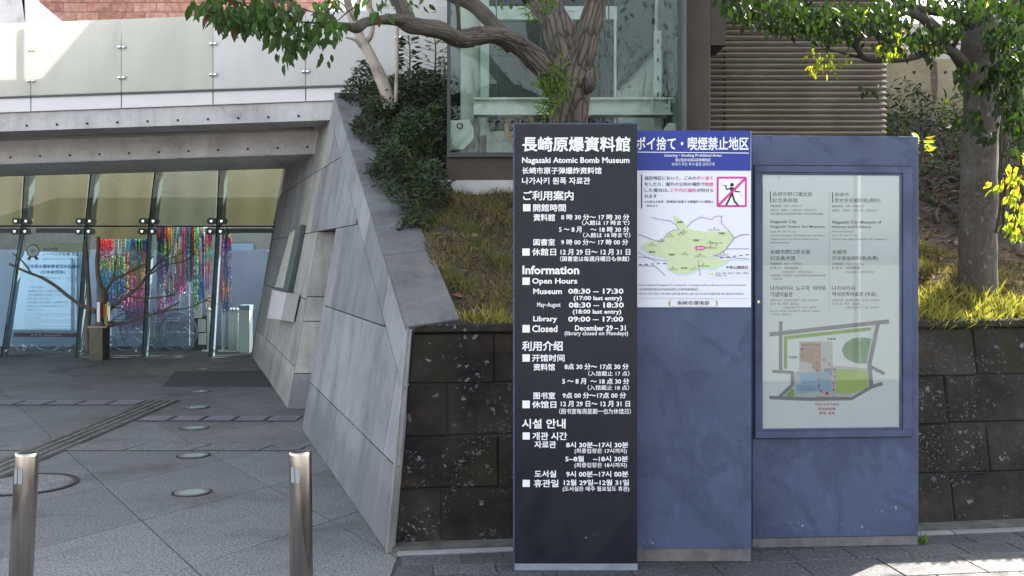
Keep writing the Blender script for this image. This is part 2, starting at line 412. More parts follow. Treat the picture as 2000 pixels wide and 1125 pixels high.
def clip(poly, a, b, c):
    """keep a*x+b*y<=c of a convex 2D polygon"""
    out = []
    for i in range(len(poly)):
        p, q = poly[i-1], poly[i]; dp = a*p[0]+b*p[1]-c; dq = a*q[0]+b*q[1]-c
        if (dp <= 0) != (dq <= 0):
            t = dp/(dp-dq); out.append((p[0]+t*(q[0]-p[0]), p[1]+t*(q[1]-p[1])))
        if dq <= 0: out.append(q)
    return out
def area(p): return abs(sum(p[i-1][0]*p[i][1]-p[i][0]*p[i-1][1] for i in range(len(p))))/2
def inset(poly, g):
    n = len(poly); A = sum(poly[i-1][0]*poly[i][1]-poly[i][0]*poly[i-1][1] for i in range(n)); sg = 1 if A > 0 else -1
    out = list(poly)
    for i in range(n):
        p, q = poly[i-1], poly[i]; dx, dy = q[0]-p[0], q[1]-p[1]; L = math.hypot(dx, dy)
        if L < 1e-4: continue
        nx, ny = dy/L*sg, -dx/L*sg
        out = clip(out, nx, ny, nx*p[0]+ny*p[1]-g)
        if len(out) < 3: return None
    res = []
    for p in out:
        if not res or math.dist(p, res[-1]) > 2e-3: res.append(p)
    return res if len(res) > 2 else None

# ------------------------------------------------------------ text: one depsgraph pass
TEXT = []
def text_mesh(body, bold):
    cjk = any(ord(ch) > 0x2E80 for ch in body)
    TEXT.append([body, 0 if cjk else bold, None, bold if cjk else 0]); return len(TEXT)-1
def realise_texts():
    uniq = {}
    for b, w_, _, _c in TEXT: uniq.setdefault((b, w_), None)
    obs = []
    for (b, w_) in uniq:
        c = bpy.data.curves.new('t', 'FONT'); c.body = b; c.resolution_u = 2; c.offset = w_; c.size = 1
        o = bpy.data.objects.new('t', c); COL.objects.link(o); obs.append(((b, w_), o))
    bpy.context.view_layer.update(); d = bpy.context.evaluated_depsgraph_get()
    for k, o in obs:
        me = bpy.data.meshes.new_from_object(o.evaluated_get(d))
        n = len(me.vertices); co = np.empty(n*3); me.vertices.foreach_get('co', co); co = co.reshape(-1, 3)
        uniq[k] = (co, [tuple(p.vertices) for p in me.polygons]); bpy.data.meshes.remove(me)
    for k, o in obs:
        c = o.data; bpy.data.objects.remove(o); bpy.data.curves.remove(c)
    for t in TEXT: t[2] = uniq[(t[0], t[1])]
class Face:
    """a flat printed face: photo points are carried onto the plane of the panel and drawn there"""
    def __init__(s, p0, ux, n):
        s.p0 = Vector(p0); s.u = Vector(ux).normalized(); s.n = Vector(n).normalized(); s.w = s.n.cross(s.u).normalized()
        if s.w.z < 0: s.w = -s.w
        s.parts = {}; s.texts = []
    def uv(s, px, py):
        h = hit(px, py, s.n, s.n.dot(s.p0))-s.p0; return h.dot(s.u), h.dot(s.w)
    def P(s, u, w_, off=0): return s.p0+s.u*u+s.w*w_+s.n*off
    def mb(s, part, col): return s.parts.setdefault((part, col), MB())
    def poly(s, part, col, pts, lay=1):
        s.mb(part, col).face([s.P(*s.uv(*p), .0008*lay) for p in pts])
    def line(s, part, col, pts, wpx, lay=1, dash=None):
        q = [s.uv(*p) for p in pts]; sc = s.scale(); h = wpx*sc/2
        segs = []
        for a, b in zip(q, q[1:]):
            if dash:
                L = math.dist(a, b); nn = max(1, int(L/(dash*sc)))
                for i in range(0, nn, 2):
                    segs.append(((a[0]+(b[0]-a[0])*i/nn, a[1]+(b[1]-a[1])*i/nn), (a[0]+(b[0]-a[0])*min(1, (i+1)/nn), a[1]+(b[1]-a[1])*min(1, (i+1)/nn))))
            else: segs.append((a, b))
        for k, (a, b) in enumerate(segs):
            L = math.dist(a, b) or 1e-6; dx, dy = (b[0]-a[0])/L, (b[1]-a[1])/L; e = 0 if dash else h*.6
            a = (a[0]-dx*e, a[1]-dy*e); b = (b[0]+dx*e, b[1]+dy*e)
            o = .0008*lay+.00002*(k % 9)
            s.mb(part, col).face([s.P(a[0]-dy*h, a[1]+dx*h, o), s.P(a[0]+dy*h, a[1]-dx*h, o), s.P(b[0]+dy*h, b[1]-dx*h, o), s.P(b[0]-dy*h, b[1]+dx*h, o)])
    def scale(s):
        a = s.uv(1200, 600); b = s.uv(1201, 600); return abs(b[0]-a[0]) or .003
    def disc(s, part, col, px, py, r, lay=1, n=20, ry=None):
        s.poly(part, col, [(px+r*math.cos(2*math.pi*i/n), py+(ry or r)*math.sin(2*math.pi*i/n)) for i in range(n)], lay)
    def text(s, part, col, body, x0, y0, x1, y1, bold=.0, lay=2, skew=0):
        s.texts.append((part, col, text_mesh(body, bold), (x0, y0, x1, y1), lay))
    def finish(s, parent, names=None):
        for part, col, ti, (x0, y0, x1, y1), lay in s.texts:
            co, fs = TEXT[ti][2]; cb = TEXT[ti][3]*.8
            if not len(co): continue
            if cb:
                n0 = len(co); cs_ = []; ff = []
                for q_, (dx, dy) in enumerate(((-cb, -cb), (cb, -cb), (cb, cb), (-cb, cb))):
                    cs_.append(co+np.array([dx, dy, q_])); ff += [tuple(i+n0*q_ for i in f) for f in fs]
                co = np.concatenate(cs_); fs = ff
            a = s.uv(x0, y1); b = s.uv(x1, y1); c = s.uv(x1, y0); d = s.uv(x0, y0)
            mn = co.min(0); mx = co.max(0); k = (co-mn)/np.maximum(mx-mn, 1e-6)
            vs = []
            for (x, y, _), zz in zip(k, co[:, 2]):
                u = (a[0]*(1-x)+b[0]*x)*(1-y)+(d[0]*(1-x)+c[0]*x)*y; v = (a[1]*(1-x)+b[1]*x)*(1-y)+(d[1]*(1-x)+c[1]*x)*y
                vs.append(s.P(u, v, .0008*lay+.00008*zz))
            s.mb(part, col).idx(vs, fs)
        for (part, col), m in s.parts.items():
            m.build(part, M['p_'+col], parent, kind='stuff' if part in ('map', 'map_lettering', 'small_print', 'crane_drawing') else None)

# ------------------------------------------------------------ foliage helpers
def leaf_shape(L=1, W=.5, fold=.12, droop=.15):
    v = [(0, 0, 0), (.28*L, W*.42, fold*W), (.6*L, W*.4, fold*W-droop*.35*L), (L, 0, -droop*L), (.6*L, -W*.4, fold*W-droop*.35*L), (.28*L, -W*.42, fold*W), (.45*L, 0, -droop*.12*L)]
    f = [(0, 6, 1), (1, 6, 2), (2, 6, 3), (0, 5, 6), (5, 4, 6), (4, 3, 6)]
    return np.array(v, float), f
def frames(dirs, rng):
    d = dirs/np.linalg.norm(dirs, axis=1, keepdims=True)
    r = rng.normal(size=d.shape); r -= (r*d).sum(1, keepdims=True)*d; r /= np.linalg.norm(r, axis=1, keepdims=True)
    return d, r, np.cross(d, r)
def scatter_mesh(name, base, dirs, size, shape, mats, parent=None, rng=NR, up=None, **kw):
    v, f = shape; n = len(base)
    d, s_, u = frames(dirs, rng)
    if up is not None:      # face normals lean to "up"
        s_ = np.cross(np.tile(np.array(up, float), (n, 1))+rng.normal(size=d.shape)*.45, d); s_ /= np.linalg.norm(s_, axis=1, keepdims=True)+1e-9; u = np.cross(d, s_)
    V = base[:, None, :]+size[:, None, None]*(v[None, :, 0:1]*d[:, None, :]+v[None, :, 1:2]*s_[:, None, :]+v[None, :, 2:3]*u[:, None, :])
    V = V.reshape(-1, 3); F = np.array(f); k = len(v)
    F = (F[None]+(np.arange(n)*k)[:, None, None]).reshape(-1, F.shape[1])
    off = wloc(parent) if parent is not None else Vector(V.mean(0).tolist())
    V = V-np.array(off)
    me = bpy.data.meshes.new(name); me.vertices.add(len(V)); me.vertices.foreach_set('co', V.ravel())
    me.loops.add(F.size); me.loops.foreach_set('vertex_index', F.ravel().astype(np.int32))
    me.polygons.add(len(F)); me.polygons.foreach_set('loop_start', np.arange(0, F.size, F.shape[1], dtype=np.int32))
    me.update(calc_edges=True); me.materials.append(mats)
    o = bpy.data.objects.new(name, me); COL.objects.link(o)
    if parent is not None: o.parent = parent
    else: o.location = off
    return tag(o, **kw)
_leafme = {}
def leaf_objects(base, dirs, size, key, mat, parent, up=None):
    if key not in _leafme:
        v, f = leaf_shape(); me = bpy.data.meshes.new('leaf'); me.from_pydata(v.tolist(), [], f); me.materials.append(mat); _leafme[key] = me
    me = _leafme[key]; off = wloc(parent); d, s_, u = frames(np.array(dirs), NR)
    if up is not None:
        s_ = np.cross(np.tile(np.array(up, float), (len(base), 1))+NR.normal(size=d.shape)*.5, d); s_ /= np.linalg.norm(s_, axis=1, keepdims=True); u = np.cross(d, s_)
    for i in range(len(base)):
        o = bpy.data.objects.new('leaf', me); COL.objects.link(o); o.parent = parent
        m = Matrix((d[i], s_[i], u[i])).transposed().to_4x4()*1
        m = Matrix.Translation(Vector(base[i])-off) @ m @ Matrix.Scale(float(size[i]), 4)
        o.matrix_local = m

# ============================================================ GROUND
TOPB = 0.0
gm = MB(); gm.face([(-150, -150, -.03), (150, -150, -.03), (150, 150, -.03), (-150, 150, -.03)])
gm.build('ground', M['asphalt'], kind='structure', origin=(0, 0, 0))
pl = MB(); pl.box((-14, -1.5, -.028), (2.0, 16.5, -.006)); plaza = pl.build('plaza', M['joint'], kind='structure', origin=(-6, 6, -.028))
# rhombic slabs: two families of joints, dX/dY = -.64 and +.6
sl = {}
a1, a2 = -.64, .60
for i in range(-22, 14):
    for j in range(-22, 24):
        # line families at Y=7.87: X = -3.42+1.07*i (slope a1), X = -1.93+1.07*j (slope a2)
        def cross(i, j):
            A = -3.42+1.07*i; B = -1.93+1.07*j; dy = (B-A)/(a1-a2); return (A+a1*dy, 7.87+dy)
        q = [cross(i, j), cross(i+1, j), cross(i+1, j+1), cross(i, j+1)]
        cx = sum(p[0] for p in q)/4; cy = sum(p[1] for p in q)/4
        if not (-8.6 < cx < .7 and 2.2 < cy < 15.6 and cx/cy > -.66): continue
        if not (cx < (.0 if cy < 6.2 else 1.035-.322*cy+.75)): continue
        q = clip(q, 1, 0, -.57) if cy < 6.5 else q
        q = clip(q, 0, 1, 15.16)
        if len(q) < 3: continue
        q = inset(q, .003)
        if not q or area(q) < .01: continue
        m = MB(); m.prism([(x, y, 0) for x, y in q], (0, 0, -.02), .0015)
        m.build('paving_slab', M['plaza'], plaza, origin=(cx, cy, 0))
# drain band of granite blocks across the plaza
def P0(x, y, z=.004): return (x, y, z)
band = empty('drain_channel', (-4, 8.02, .0), 'long band of narrow granite blocks crossing the plaza behind the bollards', 'drain cover')
bb = MB(); bb.box((-7.2, 7.875, .0015), (-1.62, 8.165, .003)); bb.build('channel_bed', M['joint'], band)
x = -7.2
while x < -1.75:
    m = MB(); a = .0
    m.prism([(x+.006, 7.892, .006), (min(x+.514, -1.65), 7.892, .006), (min(x+.594, -1.6), 8.148, .006), (x+.086, 8.148, .006)], (0, 0, -.0035), .001)
    m.build('granite_block', M['plaza'], band); x += .526
# tactile guide strips
def tactile(x0, x1, y0, y1, alongx, label, mat, barmat):
    t = empty('tactile_strip', ((x0+x1)/2, (y0+y1)/2, .004), label, 'tactile paving')
    L = (x1-x0) if alongx else (y1-y0); n = int(round(L/.3))
    for k in range(n):
        m = MB(); g = .004
        if alongx: m.box((x0+k*L/n+g, y0, .004), (x0+(k+1)*L/n-g, y1, .008))
        else: m.box((x0, y0+k*L/n+g, .004), (x1, y0+(k+1)*L/n-g, .008))
        m.build('tile', mat, t, origin=None)
        b = MB()
        for q in range(4):
            f = (q+.5)/4
            if alongx:
                yy = y0+(y1-y0)*f; b.box((x0+k*L/n+.02, yy-.011, .0079), (x0+(k+1)*L/n-.02, yy+.011, .0105))
            else:
                xx = x0+(x1-x0)*f; b.box((xx-.013, y0+k*L/n+.02, .0079), (xx+.013, y0+(k+1)*L/n-.02, .0135))
        b.build('guide_bar', barmat, t)
M['tac'] = granite('tactile tile', (.045, .045, .05), .2); M['tacbar'] = simple('tactile bar', (.24, .24, .27), .5, var=.15)
M['tac_d'] = granite('dark tactile tile', (.075, .073, .07), .3); M['tacbar_d'] = simple('dark tactile bar', (.16, .15, .14), .35, var=.3)
tactile(-7.2, -3.77, 10.28, 10.58, True, 'pale ribbed tactile strip running left from the long dark tactile path', M['tac'], M['tacbar'])
tactile(-3.42, -1.95, 9.28, 9.56, True, 'pale ribbed tactile strip running right towards the leaning stone wall', M['tac'], M['tacbar'])
tactile(-3.76, -3.44, 4.2, 10.6, False, 'dark ribbed tactile path running straight up the plaza', M['tac_d'], M['tacbar_d'])
mt = MB(); mt.prism([(-4.35, 13.2, .012), (-3.0, 13.3, .012), (-2.78, 11.75, .012), (-4.0, 11.72, .012)][::-1], (0, 0, -.01), .003)
tag(mt.build('door_mat', simple('dark entrance mat', (.05, .052, .056), .9, var=.1, bs=.5)), 'dark grey mat lying on the plaza before the glass entrance', 'mat')
# in-ground lights
LC = [(375, 962, 'round ground light nearest the camera, left of the right bollard'), (378, 890, 'second nearest round ground light in the row'), (380, 836, 'third nearest round ground light in the row'),
      (384, 796, 'fourth round ground light, just beyond the pale tactile strip'), (390, 765, 'fifth round ground light, in front of the dark mat'), (395, 721, 'sixth and farthest round ground light, near the glass')]
M['lamp_glass'] = flat('greenish lamp glass', (.24, .3, .29), .12)
def ring(m, c, r0, r1, z0, z1, n=28):
    x, y = c
    P = lambda r, z, i: (x+r*math.cos(2*math.pi*i/n), y+r*math.sin(2*math.pi*i/n), z)
    vs = [P(r0, z1, i) for i in range(n)]+[P(r1, z1, i) for i in range(n)]+[P(r1, z0, i) for i in range(n)]+[P(r0, z0, i) for i in range(n)]
    fs = []
    for i in range(n):
        j = (i+1) % n
        for a, b in ((0, n), (n, 2*n), (3*n, 0)): fs.append((a+i, b+i, b+j, a+j))
    m.idx(vs, fs)
def disc(m, c, r, z, n=28): m.face([(c[0]+r*math.cos(2*math.pi*i/n), c[1]+r*math.sin(2*math.pi*i/n), z) for i in range(n)])
for px, py, lab in LC:
    p = gnd(px, py); t = empty('ground_light', (p.x, p.y, 0), lab, 'ground light', 'round lights set in the plaza paving')
    m = MB(); ring(m, (p.x, p.y), .108, .128, .0012, .0018); m.build('gasket', M['black'], t)  # widened to stand in for the shade of the recess
    m = MB(); ring(m, (p.x, p.y), .082, .108, .0012, .007); m.build('trim_ring', M['sign_base'], t)
    m = MB(); disc(m, (p.x, p.y), .082, .005); m.build('lens', M['lamp_glass'], t)
mh = empty('manhole_cover', (-3.2, 6.72, 0), 'round paved manhole cover with a dark rim beside the left bollard', 'manhole cover')
m = MB(); ring(m, (-3.2, 6.72), .305, .335, .0012, .0075, 48); m.build('rim', M['black'], mh)
m = MB(); ring(m, (-3.2, 6.72), .29, .303, .0012, .006, 48); m.build('inner_rim', M['steel'], mh)
m = MB(); disc(m, (-3.2, 6.72), .288, .0045, 48); m.build('cover_plate', M['plaza'], mh)

# footpath in front of the signs
WB = lambda X: 5.3+.135*(X+.63)          # base line of the retaining wall
fp = MB(); fp.prism([(-.56, -1.5, -.004), (9, -1.5, -.004), (9, WB(9)+.3, -.004), (-.56, 5.4, -.004)], (0, 0, -.022))
footpath = fp.build('footpath', M['joint'], kind='structure', origin=(2, 3, -.03))
th = math.atan(.135); ux = Vector((math.cos(th), math.sin(th), 0)); uy = Vector((-math.sin(th), math.cos(th), 0)); O = Vector((-.56, 5.13, 0))
def pv(u, v, z=0): return O+ux*u+uy*v+Vector((0, 0, z))
v0 = -.01; row = 0
while v0 > -2.3:
    h = .17 if row < 2 else .30; v1 = v0-h; u = -.6+(row % 2)*.15
    while u < 4.6:
        L = .3 if row < 2 else .42
        a, b, c, d = pv(u+.003, v0-.003), pv(u+.003, v1+.003), pv(u+L-.003, v1+.003), pv(u+L-.003, v0-.003)
        q = clip([(p.x, p.y) for p in (a, b, c, d)], -1, 0, .553)
        dz = R.uniform(-.0015, .0015)
        if len(q) > 2 and area(q) > .002 and max(p[1] for p in q) > 3.9:
            m = MB(); m.prism([(p[0], p[1], dz) for p in q], (0, 0, -.02), .002)
            m.build('paver', M['paver'], footpath, origin=pv(u+L/2, (v0+v1)/2))
        u += L
    v0 = v1; row += 1
kb = empty('kerb', (pv(1.5, 0).x, pv(1.5, 0).y, 0), 'row of pale flush kerb stones between footpath and mossy footing', 'kerb')
u = -.02
while u < 6:
    m = MB(); m.prism([pv(u+.004, .0, .006), pv(u+.596, .0, .006), pv(u+.596, .06, .006), pv(u+.004, .06, .006)], (0, 0, -.03), .003)
    m.build('kerb_stone', M['kerb'], kb); u += .6
m = MB(); m.prism([pv(-.05, .065, .012), pv(6.5, .065, .012), pv(6.5, .5, .03), pv(-.05, .5, .03)], (0, 0, -.05))
m.build('wall_footing', M['footing'], kind='structure')

# ============================================================ RETAINING WALL
rw = empty('retaining_wall', (1.5, 5.6, 0), 'low dark stone block retaining wall with white lichen behind the signs', 'wall')
WT = 1.075; BAT = .27
def wp(s, z, off=0):   # s along the wall, z height, off out of the face
    X = -.66+s*.991; Yb = WB(X)
    return Vector((X, Yb+BAT*z/WT, z))-Vector((-.13, .96, -.24))*off
smin = lambda z: .024+.092*z
m = MB(); m.prism([wp(smin(0), -.02, -.012), wp(7.2, -.02, -.012), wp(7.2, WT, -.012), wp(smin(WT), WT, -.012)], (0, .3, 0)); m.build('backing', M['joint'], rw)
nc = 4; ch = WT/nc
for c in range(nc):
    s = -.55+(.29 if c % 2 == 0 else .0)+.0
    while s < 7.2:
        L = .565+R.uniform(-.015, .02)
        s1 = min(s+L, 7.2); z0, z1 = c*ch+.004, (c+1)*ch-.004; a0, a1_ = max(s+.004, smin(z0)), max(s+.004, smin(z1)); s0 = max(a0, a1_)
        if s1-s0 > .04:
            o = R.uniform(0, .008)
            q = [wp(a0, z0, o), wp(s1-.004, z0, o), wp(s1-.004, z1, o), wp(a1_, z1, o)]; q = [p+Vector((R.uniform(-.0025, .0025), R.uniform(-.006, .006), R.uniform(-.003, .003))) for p in q]
            m = MB(); m.prism(q, (0, .05, -.0), R.uniform(.005, .012)); m.build('stone_block', M['stone'], rw, origin=wp((s0+s1)/2, c*ch))
        s += L
s = smin(WT)
while s < 7.2:
    L = .9; h = .05+R.uniform(-.004, .004)
    q = [wp(s+.004, WT+.002, .02), wp(s+L-.004, WT+.002, .02), wp(s+L-.004, WT+h, .016), wp(s+.004, WT+h, .016)]
    m = MB(); m.prism(q, (.0, .3, 0), .008); m.build('cap_stone', M['stone'], rw, origin=wp(s+L/2, WT)); s += L

# ============================================================ EMBANKMENT
def sstep(a, b, x): t = min(1, max(0, (x-a)/(b-a))); return t*t*(3-2*t)
def hump(x, y): return .05*math.sin(x*2.1+y*1.3)+.03*math.sin(x*5.3-y*3.1)+.018*math.sin(x*11+y*9)
def bankz(x, y):
    yt = WB(x)+BAT+.02
    z = 1.07+.413*(y-yt)
    if x > 1.5: z += .1*sstep(7.5, 9, y)
    return z+hump(x, y)*sstep(0, .6, y-yt)
bk = MB(); nx, ny = 70, 50; vs = []; fs = []
for j in range(ny+1):
    for i in range(nx+1):
        tx = i/nx; y = 5.6+(11-5.6)*j/ny
        xl = 1.035-.322*y+.17*(1.11+.413*(y-5.56))+.27
        x = xl+(7.5-xl)*tx; yy = max(y, WB(x)+BAT+.0)
        if j == 0: yy = WB(x)+BAT+.0
        vs.append((x, yy, bankz(x, yy)))
for j in range(ny):
    for i in range(nx): a = j*(nx+1)+i; fs.append((a, a+1, a+nx+2, a+nx+1))
bk.idx(vs, fs); bk.build('embankment', M['soil'], smooth=True, kind='structure', origin=(2, 7, 1))

# ============================================================ LEANING WING WALL
NW = Vector((1, .322, -.17)); NWd = 1.035; NWu = NW.normalized()
def wx(y, z, off=0): return Vector((NWd-.322*y+.17*z, y, z))-NWu*off    # off towards the plaza
zc = lambda y: 1.11+.413*(y-5.56)
ww = empty('wing_wall', (-1.8, 9, 0), 'tall leaning grey stone clad wall sloping down from the entrance beam to the dark stone wall', 'wall')
YF0, YN0, YN1, ZN = 5.17, 8.85, 10.05, 1.74
full = [(YF0, 0), (5.56, 1.11), (10.6, zc(10.6)), (15.6, 3.22), (15.6, 0)]
T = Vector((.262, .084, .034))
# core behind the cladding
def core(poly, off=-.028):
    m = MB(); m.prism([wx(y, z, off) for y, z in poly], T-Vector((.03, 0, 0))); return m
for poly in ([(5.36, 0), (5.66, 1.09), (YN0-.01, zc(YN0)-.03), (YN0-.01, 0)], [(YN0-.01, ZN+.01), (YN0-.01, zc(YN0)-.03), (YN1+.01, zc(YN1)-.03), (YN1+.01, ZN+.01)],
             [(YN1+.01, 0), (YN1+.01, zc(YN1)-.03), (10.6, zc(10.6)-.03), (15.6, 3.2), (15.6, 0)]):
    core(poly).build('core', M['gap'], ww)
border = .27
courses = [0, .41, 1.075, 1.74, 2.4, 3.3]
def slabs(region, mat, y0, y1, shift):
    for ci in range(len(courses)-1):
        z0, z1 = courses[ci], courses[ci+1]
        y = y0-(.55 if (ci+shift) % 2 else 0); k = 0
        while y < y1:
            w_ = 1.12
            lean = -.0
            q = list(region)
            for a, b, c in ((-1, 0, -y), (1, 0, y+w_), (0, -1, -z0), (0, 1, z1)): q = clip(q, a, b, c) if q else q
            if q and len(q) > 2 and area(q) > .006:
                q2 = inset(q, .0035)
                if q2:
                    off = R.uniform(0, .003); m = MB(); m.prism([wx(a, b, off) for a, b in q2], NWu*.026, .002)
                    cy = sum(p[0] for p in q2)/len(q2)
                    m.build('stone_panel', R.choice(mat), ww, origin=wx(cy, z0))
            y += w_
r1 = [(YF0, 0), (YF0+.39*1, 1.11), (YN0, zc(YN0)), (YN0, 0)]
def below(region, off): return clip(region, -.413, 1, 1.11-.413*5.56-off)
ML = [M['wall'], M['wall'], M['wall'], M['wall_light']]
slabs(below(r1, border), [M['wall']], YF0-.1, YN0, 0)
slabs(below([(YN0, ZN), (YN0, 3.3), (YN1, 3.3), (YN1, ZN)], border), [M['wall']], YN0-1.0, YN1, 1)
slabs(below([(YN1, 0), (YN1, 3.3), (15.4, 3.3), (15.4, 0)], border), [M['wall'], M['wall_light'], M['wall']], YN1, 15.4, 0)
# border strip following the slope
y = 5.3
while y < 10.6:
    q = [(y, -2), (y+1.0, -2), (y+1.0, 5), (y, 5)]
    q = clip(q, -.413, 1, 1.11-.413*5.56); q = clip(q, .413, -1, -(1.11-.413*5.56-border))
    q = clip(q, -1.11, .39, -1.11*YF0+.0) ; q = clip(q, 0, 1, 3.21)
    q2 = inset(q, .0035) if len(q) > 2 else None
    if q2:
        m = MB(); m.prism([wx(a, b, .001) for a, b in q2], NWu*.026, .002); m.build('edge_slab', M['wall'], ww, origin=wx(y+.5, zc(y+.5)))
    y += 1.0
# front end edge: narrow pale strip + end face
m = MB(); m.prism([wx(YF0-.012, 0, .004), wx(5.548, 1.115, .004), wx(5.575, 1.11, .004), wx(5.19, 0, .004)], Vector((.03, .09, 0))); m.build('edge_trim', M['wall_light'], ww)
# coping stones up the slope
y = 5.55
while y < 10.5:
    y1 = min(y+.93, 10.62)
    a, b = wx(y+.003, zc(y)+.01, .012), wx(y1-.003, zc(y1)+.01, .012)
    m = MB(); m.prism([a, b, b+T*1.1, a+T*1.1], (0, .02, -.035), .005); m.build('coping_stone', M['coping'], ww, origin=a); y = y1
# niche: jambs and stepped back panels
ND = Vector((.42, 0, 0))
m = MB(); m.prism([wx(YN1, 0), wx(YN1, ZN), wx(YN1, ZN)+ND, wx(YN1, 0)+ND], (0, .03, 0)); m.build('niche_jamb', M['coping'], ww)
m = MB(); m.prism([wx(YN0, 0)+T*.1, wx(YN0, ZN)+T*.1, wx(YN0, ZN)+ND, wx(YN0, 0)+ND], (0, -.03, 0)); m.build('niche_jamb', M['wall'], ww)
m = MB(); m.prism([wx(YN0, ZN)+T*.1, wx(YN1, ZN)+T*.1, wx(YN1, ZN)+ND, wx(YN0, ZN)+ND], (0, 0, .03)); m.build('niche_soffit', M['wall'], ww)
for z0, z1 in ((0, .35), (.35, .86), (.86, 1.1), (1.1, ZN)):
    # flat panels facing the camera closing the recess
    yb = YN1-.03
    a = wx(yb, z0+.004)+Vector((-.0, 0, 0)); c = wx(yb, z1-.004)
    q = [a, a+Vector((.8, -.1, 0)), c+Vector((.8, -.1, 0)), c]
    m = MB(); m.prism(q, (0, .05, 0), .003); m.build('niche_panel', M['wall_light'] if z0 > .3 else M['wall'], ww, origin=a)

# ============================================================ ENTRANCE BUILDING
mb_ = empty('museum_entrance', (-6, 12.5, 0), 'concrete entrance bay with white fascia panels, deep beams and a glass front', 'building')
SL = -.147
def fy(x, off=0): return 10.55+SL*(x+1.82)+off         # fascia plane
FN = Vector((-SL, 1, 0)); FD = lambda off: FN.dot(Vector((-1.82, 10.55+off, 0)))
def fpt(px, py, off=0): return hit(px, py, FN, FD(off))
# photo lines of the edges: y at x=0 and at x=655
def ln(y0, y1): return lambda px: y0+(y1-y0)*px/655
topl, botl, b1, b1b, b2 = ln(190, 168), ln(220, 196), ln(257, 234), ln(262, 238), ln(319, 297)
def strip(px0, px1, fa, fb, off, depth, name, mat, bev=0, par=None):
    q = [fpt(px0, fb(px0), off), fpt(px1, fb(px1), off), fpt(px1, fa(px1), off), fpt(px0, fa(px0), off)]
    m = MB(); m.prism(q, (0, depth, 0), bev); return m.build(name, mat, par or mb_)
j = [-300, -119, 60, 237, 416, 597, 700]
for a, b in zip(j, j[1:]):
    strip(a+.8, b-.8, lambda p: topl(p)+2, botl, 0, .05, 'fascia_panel', M['white_panel'], .004)
strip(-300, 700, lambda p: topl(p)-1.2, lambda p: topl(p)+2.2, -.02, .3, 'deck_edge', M['frame_dark'])
strip(-300, 700, lambda p: topl(p)+2.5, lambda p: botl(p)-.5, .055, .25, 'fascia_backing', M['gap'])
strip(-300, 700, lambda p: botl(p)+1.5, b1, .03, .82, 'beam', M['conc'])
strip(-300, 720, lambda p: b1(p)-6, b2, .86, .3, 'beam', M['conc'])
# tie holes on the beams
def holes(x0, x1, dx, fn, off):
    x = x0
    while x < x1:
        c = fpt(x, fn(x), off); m = MB(); n = 10
        m.prism([c+Vector((.014*math.cos(2*math.pi*i/n), -.0, .014*math.sin(2*math.pi*i/n))) for i in range(n)], (0, .006, 0)); m.build('tie_hole', M['conc_brown'], mb_); x += dx
holes(52, 640, 59, ln(247, 224), .028-.005); holes(20, 620, 58, ln(308, 285), .858-.005)
# hand rail / light tube under the upper beam
p0, p1 = fpt(-150, 270, .55), fpt(612, 249, .55)
m = MB(); m.tube([p0, p1], .022, 10); m.build('light_tube', simple('aged aluminium', (.3, .27, .21), .4, 1), mb_, smooth=True)
for px in (75, 415):
    c = fpt(px, ln(268, 248)(px), .55); m = MB(); m.box((c.x-.012, c.y-.012, c.z), (c.x+.012, c.y+.012, c.z+.12)); m.build('tube_bracket', M['conc_brown'], mb_)
# soffit panels between the lower beam and the glass
GP = (0, 1, .1); GD = 15.2
def gl(px, py, off=0): return hit(px, py, GP, GD+off)
fs_ = [-160, -80, 5, 92, 178, 264, 350, 437, 524, 640]
bk_ = [-110, -20, 75, 163, 246, 325, 405, 485, 565, 670]
for i in range(len(fs_)-1):
    q = [fpt(fs_[i]+.8, b2(fs_[i])+2, .88), fpt(fs_[i+1]-.8, b2(fs_[i+1])+2, .88), gl(bk_[i+1]-.8, 345-.028*bk_[i+1], -.1), gl(bk_[i]+.8, 345-.028*bk_[i], -.1)]
    m = MB(); m.prism(q, (0, 0, .04), .004); m.build('soffit_panel', M['soffit'], mb_)
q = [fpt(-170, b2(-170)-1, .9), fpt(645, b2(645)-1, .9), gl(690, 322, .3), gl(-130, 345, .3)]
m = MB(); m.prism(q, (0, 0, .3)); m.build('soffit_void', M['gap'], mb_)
# deck over the lobby
m = MB(); m.prism([(-14, 12.6, 3.1), (-1.4, 11.2, 3.1), (-1.4, 15.3, 3.1), (-14, 15.3, 3.1)], (0, 0, -.16)); m.build('roof_slab', M['conc'], mb_)
# glass wall: panes leaning slightly forward, joints leaning right
topx = [-68, 48, 178, 303, 428, 580]; midx = [-100, 42, 166, 290, 423, 553]; botx = [-115, 2, 148, 278, 408, 508]
for i in range(5):
    y1, ym = 345-.028*topx[i], 440
    for part, (xa, xb, ya, xc, xd, yb) in enumerate(((topx[i], topx[i+1], 330, midx[i], midx[i+1], 440), (midx[i], midx[i+1], 443, botx[i], botx[i+1], 697))):
        q = [gl(xc+1, yb), gl(xd-1, yb), gl(xb-1, ya), gl(xa+1, ya)]
        m = MB(); m.prism(q, (0, .012, 0)); m.build('glass_pane', M['cur_glass'], mb_)
    t_ = (488-443)/(697-443); xa = midx[i]+(botx[i]-midx[i])*t_; xb = midx[i+1]+(botx[i+1]-midx[i+1])*t_
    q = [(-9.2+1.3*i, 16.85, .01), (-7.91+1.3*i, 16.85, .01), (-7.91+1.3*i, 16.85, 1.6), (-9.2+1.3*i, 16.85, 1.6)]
    m = MB(); m.prism(q, (0, .03, 0), .004); m.build('screen_panel', M['screen'], mb_)  # panels added inside to imitate the reflection across the lower glass
